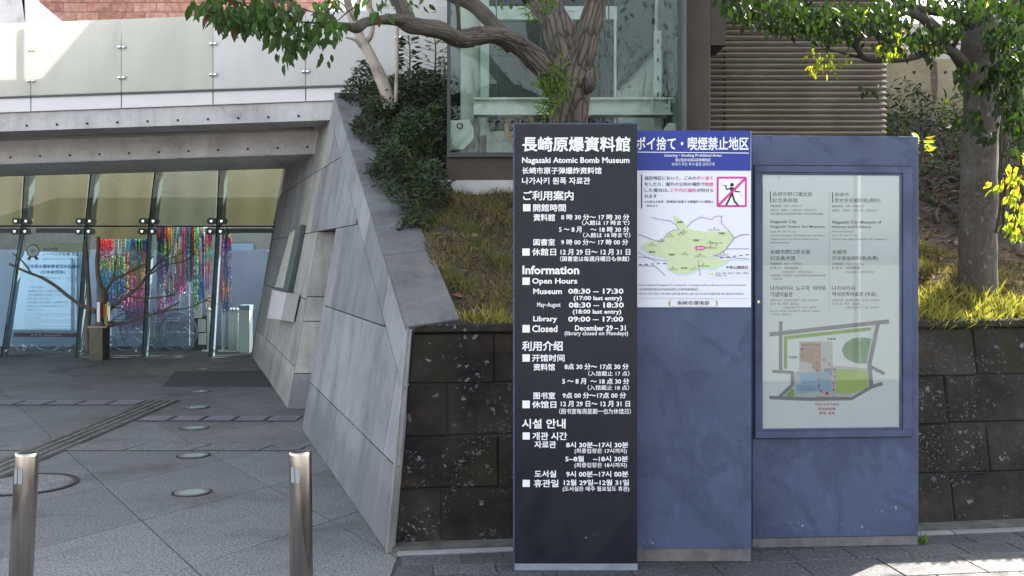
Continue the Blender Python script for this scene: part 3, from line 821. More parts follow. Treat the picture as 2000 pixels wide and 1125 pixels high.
for i in range(1, 6):   # glass fins / mullions behind the joints, dark joints
    w0 = 9 if i < 5 else 3
    for a, b, ya, yb in ((topx[i], midx[i], 330, 441), (midx[i], botx[i], 441, 697)):
        m = MB(); m.prism([gl(b-1.1, yb, .004), gl(b+1.1, yb, .004), gl(a+1.1, ya, .004), gl(a-1.1, ya, .004)], (0, .014, 0)); m.build('silicone_joint', M['gap'], mb_)
    m = MB(); m.prism([gl(midx[i]+1, 441, .06), gl(midx[i]+11, 441, .06), gl(topx[i]+11, 328, .06), gl(topx[i]+1, 328, .06)], (0, .16, 0))
    if i < 5: m.build('mullion', M['green_metal'], mb_)
    m = MB(); m.prism([gl(botx[i]+1, 697, .06), gl(botx[i]+8, 697, .06), gl(midx[i]+8, 441, .06), gl(midx[i]+1, 441, .06)], (0, .09, 0))
    if i < 5: m.build('mullion', M['fin_pale'], mb_)
m = MB(); m.prism([gl(-115, 443, -.002), gl(556, 443.5, -.002), gl(556, 440.5, -.002), gl(-115, 440, -.002)], (0, .02, 0)); m.build('transom_joint', M['gap'], mb_)
for a, b in ((424, 560), (70, 160), (-60, 40)):
    m = MB(); m.prism([gl(a, 455, .1), gl(b, 455, .1), gl(b, 446, .1), gl(a, 446, .1)], (0, .12, 0)); m.build('transom', M['green_metal'], mb_)
# point fixings with steel bolts
for i in range(1, 6):
    for (px, py) in ((midx[i]-9, 432), (midx[i]+11, 432), (midx[i]-11, 452), (midx[i]+9, 452), (botx[i]-10, 685), (botx[i]+12, 685)):
        if i == 5 and px > midx[5] or (py > 600 and i == 5 and px > botx[5]): continue
        c = gl(px, py, .02); m = MB(); n = 12; low = py > 600
        if not low:
            m.prism([c+Vector((.05*math.cos(2*math.pi*k/n)+(.03 if k < 3 or k > 9 else -.03), 0, .05*math.sin(2*math.pi*k/n))) for k in range(n)][::-1], (0, .03, 0), .004)
            br = m.build('fixing_plate', M['green_metal'], mb_)
        m = MB(); c = c+Vector((0, -.045, 0)); m.prism([c+Vector((.024*math.cos(-2*math.pi*k/n), 0, .024*math.sin(-2*math.pi*k/n))) for k in range(n)], (0, .03, 0), .006)
        m.build('bolt', M['chrome'], mb_)
m = MB(); m.prism([gl(-120, 712, -.05), gl(510, 713, -.05), gl(510, 699, -.05), gl(-120, 699, -.05)], (0, .35, 0), .004); m.build('sill', M['wall_light'], mb_)
# lobby interior
m = MB(); m.prism([(-12, 20.5, -.01), (-3.0, 20.5, -.01), (-3.0, 20.5, 3.0), (-12, 20.5, 3.0)], (0, .1, 0)); m.build('lobby_wall', M['lobby'], mb_)
m = MB(); m.prism([(-12, 15.3, .01), (-2.6, 15.3, .01), (-2.6, 20.5, .01), (-12, 20.5, .01)], (0, 0, -.02)); m.build('lobby_floor', M['lobby_floor'], mb_)
m = MB(); m.prism([(-12, 15.3, 0), (-12, 20.5, 0), (-12, 20.5, 3), (-12, 15.3, 3)], (-.1, 0, 0)); m.build('lobby_side', M['lobby'], mb_)
def behind(x0, x1, y0, y1, Y, name, mat, par=mb_, d=.02, lean=0, **kw):
    q = [at(x0, y1, Y), at(x1, y1, Y), at(x1+lean, y0, Y), at(x0+lean, y0, Y)]
    m = MB(); m.prism(q, (0, d, 0)); return m.build(name, mat, par, **kw)
ys = 15.62
for i, (mt_, yb) in enumerate(((M['ochre'], 440), (M['ochre'], 440), (M['ochre'], 466), (M['blind_grey'], 439), (M['ochre'], 440))):
    q = [at(midx[i]+14+(0 if i else 0), yb, ys), at(midx[i+1]-2+ (4 if i == 4 else 0), yb, ys), at(topx[i+1]-2, 325, ys), at(topx[i]+14, 325, ys)]
    m = MB(); n = 26
    for k in range(n):
        f0, f1 = k/n, (k+1)/n; w0 = .009*math.sin(k*.5+i); w1 = .009*math.sin((k+1)*.5+i)
        A = q[0].lerp(q[1], f0)+Vector((0, w0, 0)); B = q[0].lerp(q[1], f1)+Vector((0, w1, 0)); C = q[3].lerp(q[2], f1)+Vector((0, w1, 0)); D = q[3].lerp(q[2], f0)+Vector((0, w0, 0))
        m.prism([A, B, C, D], (0, .006, 0))
    m.build('roller_blind', mt_, mb_)

# glass parapet on the deck
gp = empty('glass_parapet', (-4, 10.7, 3.2), 'long frosted glass parapet with round steel fixings above the white fascia', 'parapet')
pj = [-299, -119, 60, 237, 416, 597, 778, 960]
ptop = lambda p: 46-.037*p; pbot = lambda p: topl(p)-2.0
for i, (a, b) in enumerate(zip(pj, pj[1:])):
    q = [fpt(a+.7, pbot(a), .12), fpt(b-.7, pbot(b), .12), fpt(b-.7, ptop(b), .12), fpt(a+.7, ptop(a), .12)]
    m = MB(); m.prism(q, (0, .014, 0), .002); m.build('glass_pane', M['frosted_white'] if i > 3 else M['frosted'], gp)
for px in pj[1:-1]:
    for t_ in (.38, .80):
        py = ptop(px)+(pbot(px)-ptop(px))*t_
        for dx in (-4.2, 4.2):
            c = fpt(px+dx, py, .10); m = MB(); n = 14
            m.tube([c+Vector((0, -.012, 0)), c+Vector((0, .0, 0)), c+Vector((0, .03, 0))], [.014, .021, .021], 14); m.build('pane_fixing', M['chrome'], gp, smooth=True)
    c0, c1 = fpt(px, ptop(px)+4, .2), fpt(px, pbot(px)+2, .2); m = MB(); m.box((c1.x-.03, c1.y, c1.z-.2), (c1.x+.03, c1.y+.06, c0.z)); m.build('post', M['vit_white'], gp)
# pale inner parapet wall with its cap, seen through the frosted glass
strip(-300, 1000, lambda p: ln(78, 60)(p), lambda p: topl(p)+4, .75, .2, 'parapet_upstand', M['white_panel'], 0, gp)

# terracotta block building beyond
tb = empty('terracotta_building', (-9, 22, 0), 'terracotta coloured block wall of the building rising behind the parapet', 'building')
m = MB(); m.box((-12.5, 22.05, 0), (-4.1, 22.6, 9.2)); m.build('wall_core', M['mortar'], tb)
for r in range(0, 13):
    z = 4.55+r*.2; x = -12.4+(r % 2)*.25
    while x < -4.3:
        px = CX+FOC*x/22
        if -60 < px < 700 and len([1]) and z < 7.3:
            m = MB(); m.prism([(x+.008, 22.04-R.uniform(0, .012), z+.008), (x+.492, 22.04, z+.008), (x+.492, 22.04, z+.192), (x+.008, 22.04, z+.192)], (0, .08, 0), .006)
            m.build('block', R.choice([M['brick'], M['brick'], M['brick_pale']]), tb)
        x += .5
cs = empty('concrete_upstand', (-9.2, 19.5, 0), 'grey concrete wall end with a white sloping wedge at the top left corner', 'wall')
m = MB(); m.prism([at(-200, 60, 19), at(50, 60, 19), at(46, -60, 19), at(-200, -60, 19)], (0, .6, 0)); m.build('slab', M['conc'], cs)
m = MB(); m.prism([at(51, 60, 19), at(135, 60, 19), at(40, -20, 19)], (0, .5, 0)); m.build('wedge', M['white_panel'], cs)

# framed notice + white box on the wing wall
fn = empty('framed_notice', wx(12, 1.5), 'dark green framed notice board mounted on the leaning wall beside the glass', 'notice board')
def on(px, py, off): return hit(px, py, NW, NWd-off*NW.length)
q = [(535, 566), (562, 569), (588, 438), (566, 452)]
m = MB(); m.prism([on(*p, .06) for p in q], NWu*.05, .006); m.build('board', M['green_metal'], fn)
q = [(537, 560), (553, 563), (577, 448), (566, 456)]
m = MB(); m.prism([on(*p, .063) for p in q], NWu*.002); m.build('notice_sheet', simple('mottled notice print', (.45, .47, .4), .5, var=.25, vs=25), fn)
wb_ = empty('white_box', wx(12, .9), 'plain white box sign fixed low on the leaning wall under the framed notice', 'box')
q = [(522, 622), (547, 625), (558, 572), (532, 566)]
m = MB(); m.prism([on(*p, .16) for p in q], NWu*.14, .006); m.build('box_body', M['white_panel'], wb_)

# ============================================================ LIFT TOWER (glass box), pillar, louvre wall
vt = empty('glass_lift_tower', (.4, 8.8, 2), 'tall glass lift tower with white steel frame standing behind the furrowed tree', 'lift tower')
V0, V1, VY = -.495, 1.31, 8.0; VB = 1.5+.1010*VY; VT = 6.2; VD = 2.2
for a, b in ((V0+.01, V0+.9), (V0+.906, V1-.01)):
    m = MB(); m.prism([(a, VY, VB), (b, VY, VB), (b, VY, VT), (a, VY, VT)], (0, .012, 0)); m.build('glass_pane', M['vit_glass'], vt)
m = MB(); m.prism([(V0, VY+.01, VB), (V0, VY+.01, VT), (V0, VY+VD, VT), (V0, VY+VD, VB)], (.012, 0, 0)); m.build('glass_pane', M['vit_glass'], vt)
for x in (V0, V1):
    m = MB(); m.box((x-.012, VY-.012, VB-.03), (x+.014, VY+.03, VT)); m.build('corner_frame', M['frame_dark'], vt)
m = MB(); m.box((V0-.012, VY-.014, VB-.035), (V1+.014, VY+.05, VB)); m.build('bottom_frame', M['frame_dark'], vt)
m = MB(); m.box((V0-.02, VY+.02, 1.3), (V1+.02, VY+VD, VB-.037)); m.build('plinth', M['conc_brown'], vt)
m = MB(); m.box((V0-.08, VY-.06, 1.5), (V1+.05, VY+.02, 1.5+.0735*VY)); m.build('footing', M['conc'], vt)
m = MB(); m.box((V0-.02, VY+VD, 1.3), (V1+.02, VY+VD+.1, VT)); m.build('back_wall', M['vit_wall'], vt)
m = MB(); m.box((V1+.016, VY+.04, VB), (V1+.06, VY+VD, VT)); m.build('side_wall', M['vit_wall'], vt)
def vbox(x0, x1, y0, y1, Y, d, name, mat):
    a, b = at(x0, y1, Y), at(x1, y0, Y); m = MB(); m.box((a.x, Y, a.z), (b.x, Y+d, b.z)); return m.build(name, mat, vt)
# columns, beams, rails
a = at(918, 300, 8.6); m = MB(); m.tube([(a.x, 8.7, VB), (a.x, 8.7, VT)], .085, 20); m.build('column', M['vit_white'], vt, smooth=True)
for (y0, y1) in ((190, 194), (219, 224)): vbox(925, 1316, y0, y1, 8.45, .18, 'beam_flange', M['vit_white'])
vbox(925, 1316, 194, 219, 8.52, .02, 'beam_web', M['vit_white'])
for x in (1272, 1306): vbox(x, x+3, 194, 219, 8.46, .07, 'beam_stiffener', M['vit_white'])
for x, y in ((1310, 201), (1310, 211), (1303, 201), (1303, 211)):
    vbox(x-1, x+1, y-1, y+1, 8.5, .03, 'rivet', M['vit_wall'])
vbox(955, 1205, 12, 38, 9.2, .15, 'upper_beam', M['vit_white']); vbox(940, 1210, 100, 108, 9.6, .06, 'cross_rail', M['vit_wall'])
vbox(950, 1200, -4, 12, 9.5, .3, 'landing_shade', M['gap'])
for x in (968, 1055): vbox(x, x+3, 0, 190, 8.9, .03, 'hanging_rod', M['green_metal'])
for x in (1172, 1181, 1188): vbox(x, x+2.2, 0, 300, 9.0, .02, 'cable', M['frame_dark'])
vbox(930, 955, -20, 300, 9.4, .1, 'perforated_post', M['vit_white'])
vbox(1200, 1204, 20, 300, 8.9, .05, 'guide_rail', M['vit_white'])
def vpoly(pts, Y, d, name, mat):
    m = MB(); m.prism([at(x, y, Y) for x, y in pts], (0, d, 0)); return m.build(name, mat, vt)
vpoly([(1206, 172), (1278, 95), (1282, -30), (1330, -30), (1330, -30), (1320, 190), (1206, 190)][::-1], 9.3, .05, 'stair_stringer', M['vit_white'])
vpoly([(1204, 170), (1276, 92), (1279, 96), (1207, 176)], 9.25, .04, 'stringer_edge', M['frame_dark'])
vpoly([(1207, 160), (1207, 60), (1262, -20), (1272, -20), (1272, 88)], 9.5, .05, 'stair_flight', M['vit_wall'])
vbox(1208, 1300, 225, 300, 9.3, .05, 'lower_panel', M['vit_white'])
vbox(1278, 1292, 60, 300, 8.7, .04, 'slotted_rail', M['vit_white'])
for y in (80, 116, 152, 185): vbox(1284, 1286, y-4, y+4, 8.69, .01, 'slot', M['gap'])
vbox(1296, 1299, 100, 300, 8.75, .03, 'cable', M['gap'])
# machine plates and the ochre pulley
vpoly([(877, 236), (915, 233), (925, 250), (925, 270), (905, 292), (877, 292)][::-1], 8.35, .05, 'machine_plate', M['vit_white'])
c = at(898, 246, 8.33); m = MB(); n = 20
m.idx([(c.x+r*math.cos(2*math.pi*i/n), c.y-.006*0, c.z+r*math.sin(2*math.pi*i/n)) for r in (.016, .027) for i in range(n)], [(i, (i+1) % n, n+(i+1) % n, n+i) for i in range(n)]); m.build('round_eye', M['black'], vt)
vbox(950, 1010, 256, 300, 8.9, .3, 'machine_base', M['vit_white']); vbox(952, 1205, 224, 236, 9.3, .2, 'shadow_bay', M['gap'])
c = at(1016, 250, 8.7)
m = MB(); n = 28; ro, ri = .135, .1
vs = []; 
for rr, yy in ((ro, -.03), (ro, .03), (ri, .03), (ri, -.03)): vs += [(c.x+rr*math.cos(2*math.pi*i/n), c.y+yy, c.z+rr*math.sin(2*math.pi*i/n)) for i in range(n)]
m.idx(vs, [(k*n+i, ((k+1) % 4)*n+i, ((k+1) % 4)*n+(i+1) % n, k*n+(i+1) % n) for k in range(4) for i in range(n)])
for k in range(5):
    a = k*2*math.pi/5+.3; m.tube([c, c+Vector((math.cos(a)*.105, 0, math.sin(a)*.105))], .012, 6)
m.build('pulley', M['yellow'], vt)
# small bracket seen just above the blue board
vpoly([(1296, 260), (1330, 260), (1330, 246), (1322, 240), (1306, 240), (1298, 250)], 8.3, .05, 'machine_plate', M['vit_white'])

pc = empty('concrete_pillar', (1.48, 8.4, 2), 'brown stained concrete pillar between the glass tower and the louvred wall', 'pillar')
a, b = at(1331, 270, 8.25), at(1388, -200, 8.25)
m = MB(); m.prism([(a.x, 8.25, 1.9), (b.x, 8.25, 1.9), (b.x, 8.25, 6.6), (a.x, 8.25, 6.6)], (0, .5, 0), .012); m.build('shaft', M['conc_brown'], pc)
a, b = at(1388, 88, 8.27), at(1417, -200, 8.27); m = MB(); m.box((a.x+.001, 8.27, a.z), (b.x, 8.7, 6.6)); m.build('beam_end', M['conc_brown'], pc)

lv = empty('louvred_wall', (2.4, 9.0, 2), 'brown wall of horizontal metal louvre slats behind the notice board', 'wall')
LY = 8.75
def lp(px, py, off=0): return at(px, py, LY+off)
nl = 0; z = lp(0, 275).z; top = 6.3; dz = 11.05/FOC*LY
a, b = lp(1386, 0), lp(1733, 0)
m = MB(); m.box((a.x-.05, LY+.08, 1.9), (b.x-.01, LY+.5, top)); m.build('backing', M['conc_brown'], lv)
lm = MB(); lm.prism([(a.x, LY+.05, 0), (a.x, LY+.06, dz*.97), (a.x, LY+.008, dz*.5), (a.x, LY, dz*.38), (a.x, LY+.006, dz*.3)], (b.x-a.x, 0, 0))
lme = lm.mesh('slat', (a.x, LY, 0), [M['louvre']])
while z < top:
    o = bpy.data.objects.new('slat', lme); COL.objects.link(o); o.parent = lv; o.location = Vector((a.x, LY, z))-lv.location; z += dz
for px in (1417,):
    m = MB(); q = lp(px, 0); m.box((q.x-.006, LY+.03, 2.2), (q.x+.006, LY+.06, top)); m.build('seam', M['gap'], lv)

cw = empty('concrete_wall', (5, 10.4, 2.5), 'warm beige concrete wall with tie holes and a dark stain behind the lichen covered tree', 'wall')
a, b = at(1700, 300, 10.4), at(1735, 115, 10.4); m = MB(); m.box((a.x, 10.4, 2.2), (9.5, 10.8, b.z)); m.build('lower_wall', M['conc_warm'], cw)
a, b = at(1640, 110, 12), at(1735, 45, 12); m = MB(); m.box((a.x, 12, 2.2), (12, 12.3, b.z)); m.build('upper_wall', M['conc'], cw)
for px in (1786, 1847, 1905, 1960):
    for py in (141, 197):
        c = at(px, py, 10.394); m = MB(); m.prism([c+Vector((.016*math.cos(-2*math.pi*k/10), 0, .016*math.sin(-2*math.pi*k/10))) for k in range(10)], (0, .01, 0)); m.build('tie_hole', M['conc_brown'], cw)
st = [(1822, 118), (1830, 120), (1832, 160), (1829, 200), (1824, 206), (1821, 180), (1819, 140)]
m = MB(); m.face([at(x, y, 10.395) for x, y in st][::-1]); m.build('stain', simple('dark water stain', (.14, .11, .08), .9, var=.5, vs=30), cw)
c = [(at(1735, y, 10.3)) for y in (78, 78)]
m = MB(); m.tube([at(1735, 86, 10.3), at(1990, 86, 10.3)], .008, 6); m.build('rail', M['conc_brown'], cw)

# ---- tall masses added outside the frame to shade the court
ub = empty('upper_building', (1, 13.5, 0), 'upper storeys of the building rising above the glass tower', 'building')
m = MB(); m.box((-20, 24.0, 0), (-4.6, 30, 11)); m.build('rear_block', M['conc'], ub)
m = MB(); m.box((-1.6, 11.2, 3.0), (.5, 16, 7.2)); m.build('front_block', M['conc'], ub)
m = MB(); m.box((.503, 11.2, 3.0), (3.9, 16, 11.5)); m.build('tower_block', M['conc'], ub)

# ============================================================ SIGNS
def Z(x0, y0, x1, y1, reg):
    ox, oy, s = reg; return (ox+x0*s, oy+y0*s, ox+x1*s, oy+y1*s)
R1, R2, R3 = (1000, 240, 250/970), (1000, 510, 250/907), (1000, 800, 250/865)
ins = empty('information_pillar', (.31, 4.95, 0), 'tall dark indigo museum information panel with white opening hours in four languages', 'sign')
SY = 4.89
A = at(1008, 243, SY); B = at(1247, 245, SY); 
sx0, sx1 = .013, .598; sz1 = A.z
m = MB(); m.box((sx0, SY, .032), (sx1, SY+.1, sz1)); sb = m.build('panel', [M['sign_black']], ins)
m = MB(); m.box((sx0-.008, SY-.004, 0.01), (sx0-.0005, SY+.11, sz1+.004)); m.build('edge_trim', M['sign_blue'], ins)
m = MB(); m.box((sx0-.006, SY+.0005, sz1+.0005), (sx1+.001, SY+.11, sz1+.007)); m.build('edge_trim', M['sign_blue'], ins)
m = MB(); m.box((sx0-.002, SY-.002, 0), (sx1+.001, SY+.1, .031)); m.build('plinth', M['sign_base_light'], ins)
F1 = Face((0, SY, 0), (1, 0, 0), (0, -1, 0))
def T1(reg, bold, *items):
    for body, x0, y0, x1, y1 in items: F1.text('lettering', 'white', body, *Z(x0, y0, x1, y1, reg), bold)
T1(R1, .028, ('長崎原爆資料館', 78, 104, 895, 218))
T1(R1, .022, ('Nagasaki Atomic Bomb Museum', 76, 260, 890, 318), ('长崎市原子弹爆炸资料馆', 76, 336, 678, 388), ('나가사키 원폭 자료관', 76, 412, 592, 466), ('ご利用案内', 84, 514, 466, 588),
   ('開館時間', 160, 614, 408, 672), ('資料館', 162, 690, 326, 744), ('8 時 30 分～ 17 時 30 分', 372, 692, 888, 736), ('5 ～ 8 月', 356, 786, 526, 830), ('～ 18 時 30 分', 594, 786, 888, 830),
   ('図書室', 162, 878, 326, 930), ('9 時 00 分～ 17 時 00 分', 372, 882, 880, 926), ('休館日', 152, 950, 334, 1006), ('12 月 29 日～ 12 月 31 日', 368, 956, 896, 1002))
T1(R1, .018, ('（入館は 17 時まで）', 530, 738, 890, 776), ('（入館は 18 時まで）', 538, 832, 896, 870), ('（図書室は毎週月曜日も休館）', 364, 1010, 888, 1050))
T1(R2, .03, ('Information', 74, 32, 476, 94))
T1(R2, .026, ('Open Hours', 142, 120, 462, 172), ('Museum', 150, 194, 354, 234), ('08:30 – 17:30', 398, 194, 790, 232), ('(17:00 last entry)', 436, 246, 778, 286), ('08:30 – 18:30', 402, 292, 792, 330),
   ('(18:00 last entry)', 430, 342, 774, 382), ('Library', 150, 390, 320, 438), ('09:00 – 17:00', 398, 392, 788, 430), ('Closed', 142, 454, 322, 504), ('December 29 – 31', 446, 454, 806, 494),
   ('利用介绍', 72, 566, 360, 636), ('开馆时间', 142, 660, 372, 712), ('资料馆', 152, 726, 304, 776), ('8点 30 分～ 17点 30 分', 372, 726, 826, 768), ('5 ～ 8 月', 356, 830, 524, 872), ('～ 18 点 30 分', 556, 830, 830, 872),
   ('图书室', 152, 928, 306, 978), ('9点 00 分～17点 00 分', 358, 930, 808, 972), ('休馆日', 142, 990, 314, 1042), ('12 月 29 日～ 12 月 31 日', 346, 990, 836, 1032))
T1(R2, .012, ('May~August', 178, 292, 344, 334), ('(library closed on Mondays)', 372, 496, 822, 534), ('（入馆截止 17 点）', 540, 778, 832, 814), ('（入馆截止 18 点）', 536, 878, 830, 914), ('（图书室每周星期一也为休馆日）', 334, 1044, 842, 1084))
T1(R3, .026, ('시설 안내', 68, 62, 362, 128), ('개관 시간', 138, 152, 372, 206), ('자료관', 152, 212, 298, 260), ('8시 30분~17시 30분', 366, 218, 786, 258), ('5~8월', 360, 312, 486, 352), ('~18시 30분', 548, 312, 784, 352),
   ('도서실', 152, 410, 298, 458), ('9시 00분~17시 00분', 366, 414, 786, 456), ('휴관일', 148, 472, 314, 524), ('12월 29일~12월 31일', 350, 472, 790, 512))
T1(R3, .018, ('(최종입장은 17시까지)', 422, 262, 776, 300), ('(최종입장은 18시까지)', 422, 358, 776, 396), ('(도서실은 매주 월요일도 휴관)', 342, 518, 792, 556))
for reg, sq in ((R1, [(84, 616, 140, 670), (78, 952, 134, 1006)]), (R2, [(74, 116, 126, 168), (74, 452, 126, 506), (74, 660, 126, 712), (74, 988, 126, 1042)]), (R3, [(72, 154, 120, 202), (72, 474, 120, 522)])):
    for q in sq:
        x0, y0, x1, y1 = Z(*q, reg); F1.poly('bullet_square', 'white', [(x0, y1), (x1, y1), (x1, y0), (x0, y0)], 2)

# smoking notice on the middle blue panel
nsg = empty('smoking_notice_panel', (.9, 5.08, 0), 'slate blue panel carrying a white and navy smoking ban notice with a map', 'sign')
NY = 5.03; a = at(1246, 255, NY); b = at(1467.5, 255, NY); zt = a.z; zb = at(0, 1071, NY).z
nx0, nx1 = .604, b.x
m = MB(); m.box((nx0, NY, zb), (nx1, NY+.1, zt)); m.build('panel', M['sign_blue'], nsg)
m = MB(); m.box((nx0+.001, NY+.004, 0), (nx1-.002, NY+.1, zb-.001)); m.build('plinth', M['sign_base'], nsg)
zp = at(0, 600, NY).z
m = MB(); m.box((nx0+.002, NY-.006, zp), (nx1-.003, NY-.0005, zt-.003)); m.build('notice_plate', M['p_dwhite'], nsg)
F2 = Face((0, NY-.006, 0), (1, 0, 0), (0, -1, 0))
W4 = (1240, 240, 235/1391); W5 = (1240, 400, 235/1202)
def Q(x, y, reg): return (reg[0]+x*reg[2], reg[1]+y*reg[2])
lf = (nx0+.0025)/NY*FOC*NY/(NY-.006)+CX+.8
F2.poly('header_band', 'navy', [(lf, 333), (1466.2, 333.5), (1466.2, 255.5), (lf, 255.5)], 1)
F2.line('header_rule', 'white', [(lf+.5, 297), (1462, 299)], 1.4, 2)
F2.text('lettering', 'white', 'ポイ捨て・喫煙禁止地区', *Z(14, 162, 1315, 316, W4), .02)
F2.text('lettering', 'white', 'Littering・Smoking Prohibited Areas', *Z(342, 360, 1000, 400, W4), .012)
F2.text('lettering', 'white', '禁止乱扔垃圾以及吸烟地区', *Z(468, 410, 876, 446, W4), .012)
F2.text('lettering', 'white', '쓰레기 무단 투기·흡연 금지구역', *Z(424, 458, 918, 498, W4), .0)
F2.line('side_rule', 'inkp', [Q(78, 600, W4), Q(78, 986, W4)], 2.2, 2)
for body, x0, x1, y0, y1, colr in (('指定地区において、ごみの', 112, 706, 616, 660, 'inkp'), ('ポイ捨て', 712, 904, 616, 662, 'pinktext'), ('をしたり、屋外の公共の場所で', 112, 806, 686, 730, 'inkp'), ('喫煙', 810, 906, 688, 732, 'pinktext'),
                                ('した場合は、', 112, 396, 756, 800, 'inkp'), ('２千円の過料', 408, 710, 756, 802, 'pinktext'), ('が科せら', 716, 906, 756, 802, 'inkp'), ('れます', 112, 254, 826, 868, 'inkp')):
    F2.text('lettering', colr, body, *Z(x0, y0, x1, y1, W4), .012)
F2.text('small_print', 'inkp', '※土地の占有者・管理者が設置する喫煙所での喫煙は', *Z(112, 896, 902, 926, W4), .008)
F2.text('small_print', 'inkp', '除きます', *Z(140, 946, 268, 972, W4), .008)
# pictogram
def rr(x0, y0, x1, y1, r, n=5):
    pts = []
    for cx, cy, a0 in ((x1-r, y1-r, 0), (x0+r, y1-r, 90), (x0+r, y0+r, 180), (x1-r, y0+r, 270)):
        for k in range(n+1):
            a = math.radians(a0+90*k/n); pts.append((cx+r*math.cos(a), cy+r*math.sin(a)))
    return pts
F2.poly('pictogram_frame', 'magenta', [Q(*p, W4) for p in rr(945, 622, 1294, 974, 22)], 1)
F2.poly('pictogram_ground', 'white', [Q(*p, W4) for p in rr(968, 646, 1270, 950, 4)], 2)
F2.disc('pictogram_figure', 'black', *Q(1121, 716, W4), 22*W4[2], 4)
bl = lambda pts, wd, lay=4, colr='black', part='pictogram_figure': F2.line(part, colr, [Q(*p, W4) for p in pts], wd*W4[2], lay)
F2.poly('pictogram_figure', 'black', [Q(*p, W4) for p in ((1100, 745), (1142, 745), (1138, 800), (1134, 832), (1106, 832), (1104, 800))], 4)
bl([(1108, 756), (1062, 770), (1046, 728)], 14); bl([(1136, 756), (1162, 792), (1208, 797)], 14); bl([(1114, 826), (1086, 890), (1054, 950)], 20); bl([(1126, 826), (1150, 906), (1190, 948)], 20)
bl([(1026, 724), (1058, 724)], 7)
bl([(1016, 722), (998, 706), (1030, 676), (1060, 662), (1090, 640), (1100, 620), (1130, 614)], 5, 6, 'midgrey', 'pictogram_smoke'); bl([(1214, 792), (1244, 808), (1240, 828)], 5, 5, 'midgrey', 'pictogram_smoke')
F2.disc('pictogram_smoke', 'midgrey', *Q(1240, 844, W4), 20*W4[2], 4, 12)
F2.disc('pictogram_smoke', 'white', *Q(1240, 844, W4), 14*W4[2], 5, 12)
bl([(962, 956), (1278, 640)], 26, 5, 'magenta', 'pictogram_bar')
# map
g = [(380, 103), (415, 120), (462, 145), (500, 190), (525, 215), (530, 240), (580, 255), (700, 268), (830, 272), (940, 262), (985, 305), (992, 330), (950, 400), (900, 450), (830, 500), (790, 508), (870, 548), (960, 545), (880, 600), (800, 636), (690, 634), (620, 652), (570, 682), (510, 696), (430, 692), (360, 660), (325, 610), (298, 525), (230, 512), (150, 495), (70, 430), (90, 395), (130, 375), (175, 348), (270, 370), (320, 290), (380, 258), (440, 245), (420, 200), (395, 160)]
F2.poly('map', 'mapgreen', [Q(*p, W5) for p in g], 1)
def ml(pts, wd, colr, lay=2, dash=None): F2.line('map', colr, [Q(*p, W5) for p in pts], wd*W5[2], lay, dash)
ml([(530, 215), (570, 170), (620, 140), (680, 100)], 9, 'cyan'); ml([(325, 620), (360, 662), (430, 696), (510, 700), (570, 686), (640, 640), (700, 640), (800, 640), (880, 604), (960, 552), (1138, 552)], 10, 'cyan'); ml([(65, 430), (150, 500), (300, 530), (325, 620)], 6, 'cyan')
ml([(182, 124), (220, 142), (355, 160), (410, 200), (440, 245), (380, 255), (320, 290), (270, 370), (170, 345), (40, 295)], 7, 'purple', 3)
ml([(525, 215), (570, 165), (620, 140), (670, 125), (770, 148), (790, 122), (850, 110), (865, 125), (865, 185), (940, 262), (992, 330)], 6, 'purple', 3); ml([(860, 122), (890, 108)], 5, 'purple', 3)
ml([(1138, 296), (1060, 300), (990, 335), (910, 445), (830, 500), (790, 505)], 10, 'purple', 3); ml([(910, 440), (1138, 438)], 7, 'purple', 3); ml([(790, 505), (870, 522), (1138, 540)], 7, 'purple', 3)
ml([(40, 522), (120, 524), (290, 556), (310, 555)], 6, 'purple', 3); ml([(40, 475), (120, 524), (240, 575)], 5, 'purple', 3); ml([(40, 605), (200, 612), (240, 645), (300, 704)], 7, 'purple', 3)
ml([(636, 560), (640, 640), (655, 705)], 7, 'purple', 3)
for pts in ([(270, 372), (240, 420), (250, 460), (300, 525), (315, 555), (850, 510)], [(270, 372), (320, 385), (400, 450), (470, 485), (530, 540)], [(440, 350), (700, 345), (980, 335)], [(480, 240), (500, 290), (520, 400), (590, 440), (640, 500), (640, 560)],
            [(440, 250), (435, 350), (490, 420), (560, 460), (700, 465), (790, 505)], [(705, 270), (705, 345)], [(830, 272), (830, 345)], [(250, 430), (360, 380), (440, 352)], [(250, 470), (380, 400), (410, 420), (390, 440)], [(705, 430), (790, 440), (870, 410), (905, 430)]):
    ml(pts, 4, 'mapgrey', 2)
ml([(40, 598), (310, 585)], 8, 'black', 4, 30*W5[2]); ml([(310, 585), (850, 532)], 7, 'mapgrey', 4, 30*W5[2]); ml([(850, 530), (1138, 497)], 7, 'black', 4, 30*W5[2])
F2.poly('map', 'magenta', [Q(*p, W5) for p in rr(602, 410, 698, 450, 18)], 5); ml([(698, 430), (766, 430)], 4, 'red', 5)
F2.text('map_lettering', 'white', '現在地', *Z(616, 420, 686, 442, W5), .02, 7)
dots = [(175, 386, '山里小学校'), (355, 296, '平和祈念像'), (455, 276, '平和公園'), (485, 254, '平和公園'), (263, 343, '活水高校'), (792, 232, '長崎大学医学部'), (753, 364, '平和会館'), (753, 410, '長崎原爆資料館'), (812, 398, '追悼平和祈念館'), (500, 475, '平和公園'), (650, 493, '原爆落下中心地'), (683, 592, '市営陸上競技場'), (592, 625, '市民プール'), (376, 625, '市営野球場'), (888, 482, '浜口町電停')]
for x, y, t_ in dots:
    F2.disc('map', 'brownink', *Q(x, y, W5), 7*W5[2], 6, 8); dy = 18 if x != 812 else -18
    F2.text('map_lettering', 'brownink', t_, *Z(x-10*len(t_)*.85, y+dy-7, x+10*len(t_)*.85, y+dy+8, W5), .0, 7)
